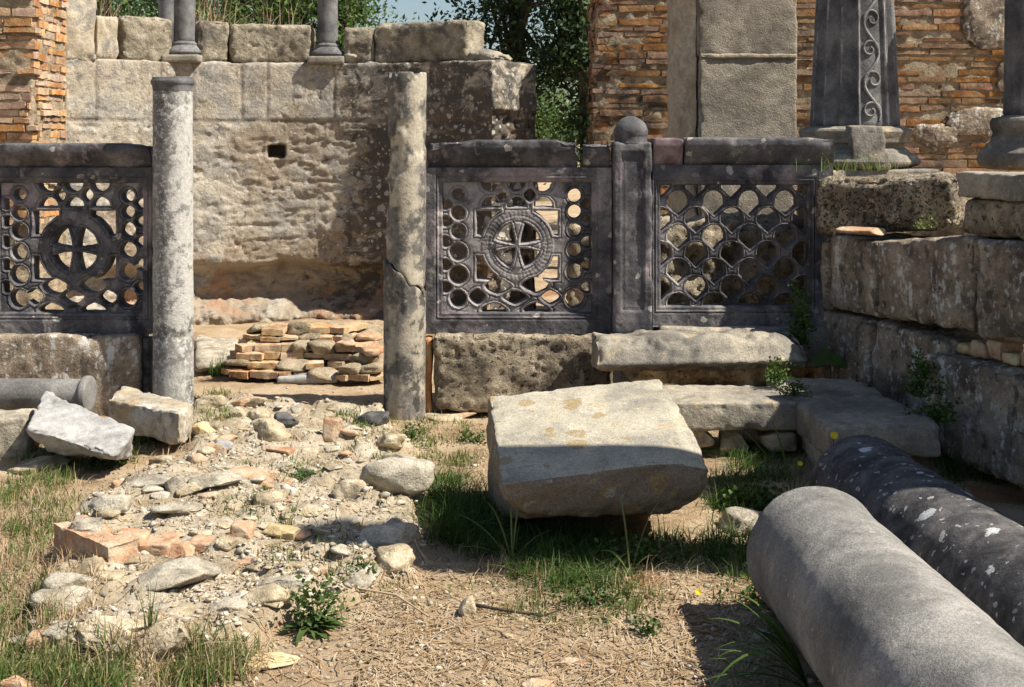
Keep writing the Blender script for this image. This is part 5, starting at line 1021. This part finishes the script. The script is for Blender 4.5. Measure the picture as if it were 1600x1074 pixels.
for (cx, cy, rx, ry, n, h) in [(60, 800, 80, 90, 1100, 0.07), (70, 950, 90, 110, 1600, 0.08), (250, 690, 90, 40, 400, 0.06), (330, 1040, 90, 30, 500, 0.1), (210, 1005, 80, 20, 260, 0.1), (900, 880, 200, 60, 500, 0.09), (660, 690, 80, 50, 400, 0.05), (1000, 960, 200, 80, 600, 0.04), (400, 760, 200, 120, 400, 0.04)]:
    add(dd_, clumpy(cx, cy, rx, ry, n, 12), h * 0.5, h * 1.3, 0.002, 0.004, 1.5)
for nm, L_, mt in (('short_grass', gg, 'grass'), ('lush_grass', ll, 'lush'), ('dry_grass', dd_, 'dry')):
    V, Q = join(L_); mesh(nm, V, Q, M[mt], kind='stuff', smooth=False, origin=(0, 0, 0))
# straw litter lying on the soil
P = scatter_px(7000, [(560, 1250, 870, 1074, 0.42), (0, 660, 620, 1074, 0.36), (640, 1200, 640, 900, 0.12), (1000, 1600, 680, 1000, 0.1)]); n = len(P)
az = RNG.uniform(0, math.pi, n); Ls = 0.015 + 0.13 * RNG.uniform(size=n) ** 2.2; d = np.stack([np.cos(az), np.sin(az), 0 * az], 1); sdv = np.stack([-np.sin(az), np.cos(az), 0 * az], 1); bend = RNG.normal(size=n) * 0.15
V = []
for t in (-0.5, 0, 0.5):
    c_ = P + d * (Ls * t)[:, None] + sdv * (bend * Ls * (t * t * 4 - 1) * 0.5)[:, None]; zz = ground_fields(c_[:, 0], c_[:, 1])[0] + 0.003 + np.abs(RNG.normal(size=n)) * 0.006; c_[:, 2] = zz
    w_ = RNG.uniform(0.0008, 0.0022, n)[:, None]; V += [c_ - sdv * w_, c_ + sdv * w_]
V = np.stack(V, 1); q = np.array([[0, 1, 3, 2], [2, 3, 5, 4]]); Q = (q[None] + (np.arange(n) * 6)[:, None, None]).reshape(-1, 4)
mesh('straw_litter', V.reshape(-1, 3), Q, M['dry'], kind='stuff', smooth=False, origin=(0, 0, 0))

def leaves_geo(C, size, up=0.5, asp=0.6):
    """small pointed leaves at points C"""
    n = len(C); size = np.broadcast_to(size, n); a = RNG.normal(size=(n, 3)); a[:, 2] = np.abs(a[:, 2]) * up; a /= np.linalg.norm(a, axis=1, keepdims=True)
    b_ = np.cross(a, RNG.normal(size=(n, 3))); b_ /= np.linalg.norm(b_, axis=1, keepdims=True) + 1e-9; nn = np.cross(a, b_)
    L_ = size[:, None]; V = np.stack([C, C + a * L_ * 0.5 + b_ * L_ * asp * 0.5 + nn * L_ * 0.08, C + a * L_, C + a * L_ * 0.5 - b_ * L_ * asp * 0.5 + nn * L_ * 0.08], 1)
    return V.reshape(-1, 3), np.arange(n * 4).reshape(-1, 4)
def weed(center, rx, ry, rz, n, size, label, mat='weed', cat='plant', name='weed', group=None, stems=14):
    t = thing(name, center, label, cat, group); c0 = np.array(center, float)
    cl = RNG.normal(size=(max(6, n // 14), 3)) * np.array([rx, ry, rz]) * 0.55; cl[:, 2] = np.abs(cl[:, 2]) + 0.01
    C = np.repeat(cl, 14, 0) + RNG.normal(size=(len(cl) * 14, 3)) * size * 0.9 + c0; C[:, 2] = np.maximum(C[:, 2], c0[2] + 0.004)
    V, Q = leaves_geo(C, RNG.uniform(0.5, 1.2, len(C)) * size, 0.6, 0.7); mesh('leaves', V, Q, M[mat], t, smooth=False)
    parts = [path_tube([c0, c0 + (p - 0) * 0.5 + [0, 0, 0.3 * p[2]], c0 + p], 0.0015, 4) for p in cl[:stems]]; V, Q = join(parts); mesh('stems', V, Q, M['weed'], t)
weed(G(1395, 600, 0.2) + [0, 0.0, 0.0], 0.13, 0.10, 0.07, 1100, 0.022, 'dense green creeping weed on the corner slab against the right wall', 'lush')
weed(W(1440, 618, 5.85), 0.06, 0.06, 0.16, 700, 0.02, 'green weed climbing the open wall joint right of the corner slab', 'lush')
weed(W(1465, 660, 5.6), 0.07, 0.07, 0.08, 500, 0.02, 'green weed hanging down at the end of the corner slab', 'lush')
weed(W(1252, 545, 6.75), 0.035, 0.05, 0.3, 900, 0.022, 'tall dark green weed between the fish scale screen and the right wall', 'lush')
weed(G(1212, 603, 0.27), 0.06, 0.05, 0.09, 420, 0.018, 'small feathery green weed growing on the step', 'lush')
weed(G(1240, 618, 0.27), 0.05, 0.04, 0.05, 300, 0.016, 'low green weed at the joint of the step and the corner slab', 'lush')
weed(W(1450, 358, 6.35), 0.05, 0.04, 0.03, 120, 0.016, 'pale green sprig on the ledge below the porous block', 'grass')
weed(GH(232, 690), 0.13, 0.07, 0.05, 700, 0.022, 'leafy green weed between the two marble fragments')
weed(GH(160, 728), 0.12, 0.06, 0.04, 500, 0.02, 'low weed below the point of the large white fragment')
weed(GH(1180, 800), 0.12, 0.10, 0.06, 800, 0.025, 'broad green weed beside the rough grey lump', 'lush')
weed(GH(1010, 880), 0.12, 0.06, 0.05, 420, 0.022, 'low clover like weed in the shade in front of the fallen slab', 'lush')
weed(GH(1210, 945), 0.10, 0.08, 0.05, 380, 0.022, 'small weed in the shadow of the pale fallen shaft', 'lush')
weed(GH(560, 905), 0.05, 0.04, 0.03, 220, 0.018, 'small grey green weed at the lower end of the rubble')
for (px, py, lab) in [(1290, 578, 'three round leaves at the corner of the wall')]:
    t = thing('round_leaf_plant', G(px, py, 0.27), 'plant with a few large round leaves in the corner below the right wall', 'plant'); c0 = np.array(t.location)
    for k, (dx, dz, r) in enumerate([(-0.04, 0.05, 0.035), (0.045, 0.055, 0.042), (0.0, 0.085, 0.034), (0.09, 0.03, 0.03)]):
        a = np.arange(14) / 14 * 2 * math.pi; c_ = c0 + [dx, -0.02 + 0.01 * k, dz]; V = np.concatenate([[c_], c_ + np.stack([r * np.cos(a), r * 0.5 * np.sin(a), r * 0.75 * np.sin(a)], 1)]); Q = [[0, 1 + q, 1 + (q + 1) % 14] for q in range(14)]
        mesh('leaf', V, np.array(Q), M['lush'], t); v2, q2 = path_tube([c0, (c0 + c_) / 2 + [0, 0, 0.01], c_], 0.002, 4); mesh('stem', v2, q2, M['lush'], t)
# rosette of toothed leaves
def big_blades(name, base, specs, mat, label, cat='plant'):
    """specs: (azimuth, length, height, width, droop)"""
    t = thing(name, base, label, cat); c0 = np.array(base, float)
    for (az_, ln, ht, wd, dr) in specs:
        nS = 9; V = []
        d_ = np.array([math.cos(az_), math.sin(az_), 0]); s_ = np.array([-math.sin(az_), math.cos(az_), 0])
        for k in range(nS + 1):
            u = k / nS; c_ = c0 + d_ * ln * u + np.array([0, 0, 1]) * (ht * (1.7 * u - u * u * (0.7 + dr))); w_ = wd * (math.sin(math.pi * min(1, 0.12 + 0.88 * u)) ** 0.7) * 0.5 * (1.0 if name != 'rosette_weed' else 1 + 0.25 * (k % 2)) + 0.0004
            V += [c_ - s_ * w_, c_ + [0, 0, -0.25 * w_], c_ + s_ * w_]
        Q = [[3 * k, 3 * k + 1, 3 * k + 4, 3 * k + 3] for k in range(nS)] + [[3 * k + 1, 3 * k + 2, 3 * k + 5, 3 * k + 4] for k in range(nS)]
        mesh('blade', np.array(V), np.array(Q), M[mat], t)
    return t
rr = random.Random(4)
b0 = GH(490, 985)
big_blades('rosette_weed', b0, [(rr.uniform(0, 6.28), rr.uniform(0.04, 0.12), rr.uniform(0.015, 0.07), rr.uniform(0.014, 0.026), rr.uniform(0.2, 1.2)) for _ in range(44)], 'weed', 'leafy rosette weed with toothed leaves in front of the rubble')
weed(b0 + [0.0, 0.02, 0.02], 0.07, 0.05, 0.09, 260, 0.022, 'small leafy weed growing through the rosette in front of the rubble')
weed(GH(640, 690), 0.06, 0.05, 0.05, 240, 0.018, 'small green weed on the right edge of the path below the cracked column')
weed(GH(470, 752), 0.07, 0.04, 0.03, 240, 0.016, 'low grey green weed right of the flat orange tile')
weed(GH(735, 690), 0.06, 0.05, 0.03, 200, 0.018, 'small green weed on the reddish soil left of the fallen slab')
weed(GH(920, 945), 0.10, 0.05, 0.03, 300, 0.018, 'low green weed on the bare soil in front of the fallen slab')
weed(GH(1010, 990), 0.05, 0.04, 0.03, 140, 0.016, 'tiny green weed on the straw strewn soil left of the pale shaft')
b1 = GH(1265, 1080)
big_blades('grass_clump', b1, [(math.pi - rr.uniform(-0.5, 0.9), rr.uniform(0.15, 0.34), rr.uniform(0.08, 0.32), rr.uniform(0.008, 0.014), rr.uniform(0.1, 0.9)) for _ in range(22)], 'lush', 'clump of long broad grass blades at the bottom beside the pale fallen shaft', 'grass clump')
b2 = GH(1240, 790)
big_blades('grass_clump', b2, [(2.8, 0.28, 0.36, 0.012, 0.1), (2.3, 0.12, 0.34, 0.011, 0.0), (3.0, 0.3, 0.22, 0.010, 0.5), (1.2, 0.12, 0.25, 0.009, 0.3), (0.5, 0.14, 0.16, 0.009, 0.4), (3.6, 0.2, 0.15, 0.009, 0.5)], 'lush', 'tall grass blades rising beyond the pale fallen shaft', 'grass clump')
b3 = GH(985, 900)
big_blades('grass_clump', b3, [(1.9, 0.10, 0.26, 0.006, 0.0), (0.6, 0.14, 0.24, 0.004, 0.0), (2.6, 0.12, 0.12, 0.014, 0.5), (0.2, 0.1, 0.1, 0.010, 0.4)], 'grass', 'single tall grass shoot in front of the dark underside of the fallen slab', 'grass clump')
b4 = GH(800, 880)
big_blades('grass_clump', b4, [(2.2, 0.16, 0.20, 0.007, 0.1), (2.7, 0.22, 0.16, 0.006, 0.1), (1.2, 0.1, 0.24, 0.006, 0), (0.4, 0.16, 0.12, 0.005, 0.2), (3.4, 0.2, 0.1, 0.006, 0.3), (1.7, 0.04, 0.2, 0.005, 0)], 'grass', 'yellowing grass shoots under the lower left corner of the fallen slab', 'grass clump')
def tuft(base, n, h, label, mat='dry', lean=0.5, spread=0.05, w=0.004):
    P = np.array(base)[None] + RNG.normal(size=(n, 3)) * [spread, spread * 0.6, 0]; V, Q = blades_geo(P, RNG.uniform(0.5, 1.1, n) * h, np.full(n, w), np.abs(RNG.normal(size=n)) * lean + 0.05, RNG.uniform(0, 6.28, n), 4)
    mesh('grass_tuft', V, Q, M[mat], label=label, cat='grass tuft', smooth=False)
def ledge_pt(px, rad=0.2): tc = th_at(px, AR + rad); return apse_pt(np.array(tc), AR + rad, LEDGE)
tuft(W(1310, 268, 6.95), 90, 0.13, 'tuft of yellow green grass on top of the porous block', 'grass', 0.9, 0.13, 0.003)
tuft(W(1368, 266, 6.95), 60, 0.09, 'small grass tuft at the foot of the fluted column boss', 'grass', 0.8, 0.07, 0.003)
for px, n, h, lab in [(328, 90, 0.50, 'tall dry grass behind the narrow block on the apse ledge'), (170, 60, 0.42, 'dry grass on the wall top beside the higher wall stump'), (430, 60, 0.44, 'sparse dry grass behind the wide block on the apse ledge')]:
    b_ = apse_pt(np.array(th_at(px, AR + 0.42)), AR + 0.42, 2.0); tuft(b_, int(n * 1.6), h + 0.34, lab, 'dry', 0.35, 0.11, 0.007)
tuft(G(345, 585, 0.02), 90, 0.14, 'green grass tuft beside the flat slab behind the whitened column', 'lush', 0.5, 0.04)
tuft(GH(165, 620) , 60, 0.22, 'tall green grass tuft in front of the left base block', 'lush', 0.5, 0.05, 0.006)
tuft(GH(95, 612), 60, 0.26, 'long green grass left of the lying colonnette end, below the left screen', 'grass', 0.6, 0.08, 0.006)
tuft(GH(235, 1012), 30, 0.20, 'upright yellow green grass stalks before the biggest tan boulder', 'grass', 0.15, 0.008, 0.005)
def flower(p, r, lab, stem=True):
    t = thing('yellow_flower', (p[0], p[1], p[2] - 0.12 if stem else p[2] - 0.03), lab, 'flower'); c0 = np.array(p, float); V = []; Q = []
    for ring in range(2):
        for k in range(14):
            a = k / 14 * 6.283 + ring * 0.22; rr_ = r * (1 - 0.3 * ring); d_ = np.array([math.cos(a), -0.35 + 0.5 * math.sin(a), math.sin(a) * 0.8]); s_ = np.array([-math.sin(a), 0.3 * math.cos(a), math.cos(a)]) * r * 0.16; o = len(V); V += [c0, c0 + d_ * rr_ * 0.6 + s_, c0 + d_ * rr_, c0 + d_ * rr_ * 0.6 - s_]; Q.append([o, o + 1, o + 2, o + 3])
    mesh('petals', np.array(V), np.array(Q), M['petal'], t, smooth=False); v2, q2 = path_tube([np.array(t.location), c0 + [0, 0.01, -0.01]], 0.002, 5); mesh('stem', v2, q2, M['lush'], t)
flower(W(1303, 680, 4.95), 0.018, 'yellow flower above the end of the dark fallen shaft')
flower(W(1250, 724, 5.0), 0.012, 'small yellow flower left of the dark fallen shaft')
flower(GH(1091, 934) + [0, 0, 0.02], 0.012, 'yellow flower low on dry soil, left of the pale fallen shaft', False)
flower(GH(593, 845) + [0, 0, 0.02], 0.009, 'tiny yellow flower in the shadow left of the fallen slab', False)
v2, q2 = path_tube([GH(735, 950) + [0, 0, 0.012], GH(790, 962) + [0, 0, 0.016], GH(850, 968) + [0, 0, 0.012], GH(880, 962) + [0, 0, 0.02]], [0.006, 0.005, 0.004, 0.002], 6); mesh('twig', v2, q2, M['bark'], label='dark twig on the soil right of the half buried stone', cat='twig')
v2, q2 = path_tube([GH(560, 925) + [0, 0, 0.012], GH(620, 940) + [0, 0, 0.02], GH(670, 970) + [0, 0, 0.012]], [0.003, 0.004, 0.003], 5); mesh('twig', v2, q2, M['dry'], label='pale bent twig on the soil below the rubble', cat='twig')

# ------------------------------------------------------------------ trees beyond the wall
def tree(x, y, rad, zlo, zhi, n, mat, label, seed, leaf=0.085, gap=0.0, name='tree'):
    rg = np.random.default_rng(seed); t = thing(name, (x, y, 0), label, 'tree', 'trees beyond the apse'); c0 = np.array([x, y, 0.0])
    parts = []; top = zlo + (zhi - zlo) * 0.7; lean = rg.normal(size=2) * 0.25
    tr = [c0 + [lean[0] * u, lean[1] * u, top * u] for u in np.linspace(0, 1, 8)]; parts.append(path_tube(tr, list(np.linspace(0.17, 0.05, 8)), 8)); mesh('trunk', *parts[0], M['bark'], t)
    cl = []; limbs = []
    for k in range(26):
        u = rg.uniform(0.3, 1.0); a = rg.uniform(0, 6.283); s0 = c0 + [lean[0] * u, lean[1] * u, top * u]; rr_ = rad * math.sqrt(rg.uniform(0.15, 1)); zz = zlo + (zhi - zlo) * rg.uniform(0, 1); 
        k2 = math.sqrt(max(0.05, 1 - ((zz - (zlo + zhi) / 2) / ((zhi - zlo) / 2 + 0.01)) ** 2)) * 0.6 + 0.4
        e = np.array([x + rr_ * k2 * math.cos(a), y + rr_ * k2 * math.sin(a), zz]); m_ = (s0 + e) / 2 + [0, 0, rg.uniform(-0.1, 0.4)]
        pts = [s0 * (1 - q) ** 2 + 2 * m_ * q * (1 - q) + e * q * q for q in np.linspace(0, 1, 7)]; limbs.append(path_tube(pts, list(np.linspace(0.04, 0.008, 7)), 5))
        for q in rg.uniform(0.35, 1.05, 16): 
            qq = min(q, 1.0); cl.append(s0 * (1 - qq) ** 2 + 2 * m_ * qq * (1 - qq) + e * qq * qq + rg.normal(size=3) * rad * 0.13)
    V, Q = join(limbs); mesh('limbs', V, Q, M['bark'], t)
    cl = np.array(cl); per = max(8, int(n / len(cl))); C = np.repeat(cl, per, 0) + rg.normal(size=(len(cl) * per, 3)) * np.array([0.17, 0.17, 0.13]) * (0.6 + 0.5 * rad / 2)
    C = C[C[:, 2] > 0.2]; V, Q = leaves_geo(C, rg.uniform(0.6, 1.3, len(C)) * leaf, 1.0, 0.42); mesh('crown', V, Q, M[mat], t, smooth=False)
def shrubline(): pass
T_ = [(-6.2, 19, 2.3, 1.0, 6.2, 20000, 'foliage', 'leafy green tree far left behind the plastered wall stump', 1), (-3.9, 17.5, 2.1, 0.9, 6.0, 20000, 'foliage', 'bright green tree behind the apse between its two colonnettes', 2),
      (-2.7, 18.5, 1.75, 1.2, 6.5, 20000, 'foliage', 'bright green tree above the large brown block on the apse ledge', 3), (0.15, 15.5, 1.35, 2.0, 6.0, 13000, 'foliage_dark', 'dark pine with sparse branches against the sky above the end of the apse', 4),
      (0.95, 14.5, 1.0, 1.0, 6.2, 26000, 'foliage_dark', 'dark dense pine filling the gap left of the ragged brick pier', 5), (-8.8, 22, 2.6, 0.8, 7, 26000, 'foliage_dark', 'dark tree at the far left beyond the brick pier', 6), (-5.0, 24, 2.5, 0.5, 6.5, 26000, 'foliage_dark', 'dark tree in the second row behind the bright trees', 7), (2.6, 20, 2.3, 1.5, 7.5, 22000, 'foliage_dark', 'dark tree behind the right brick building', 8), (0.5, 30, 2.2, 0.3, 2.9, 20000, 'foliage', 'distant low green tree seen through the gap beside the brick pier', 9)]
for a in T_: tree(*a)
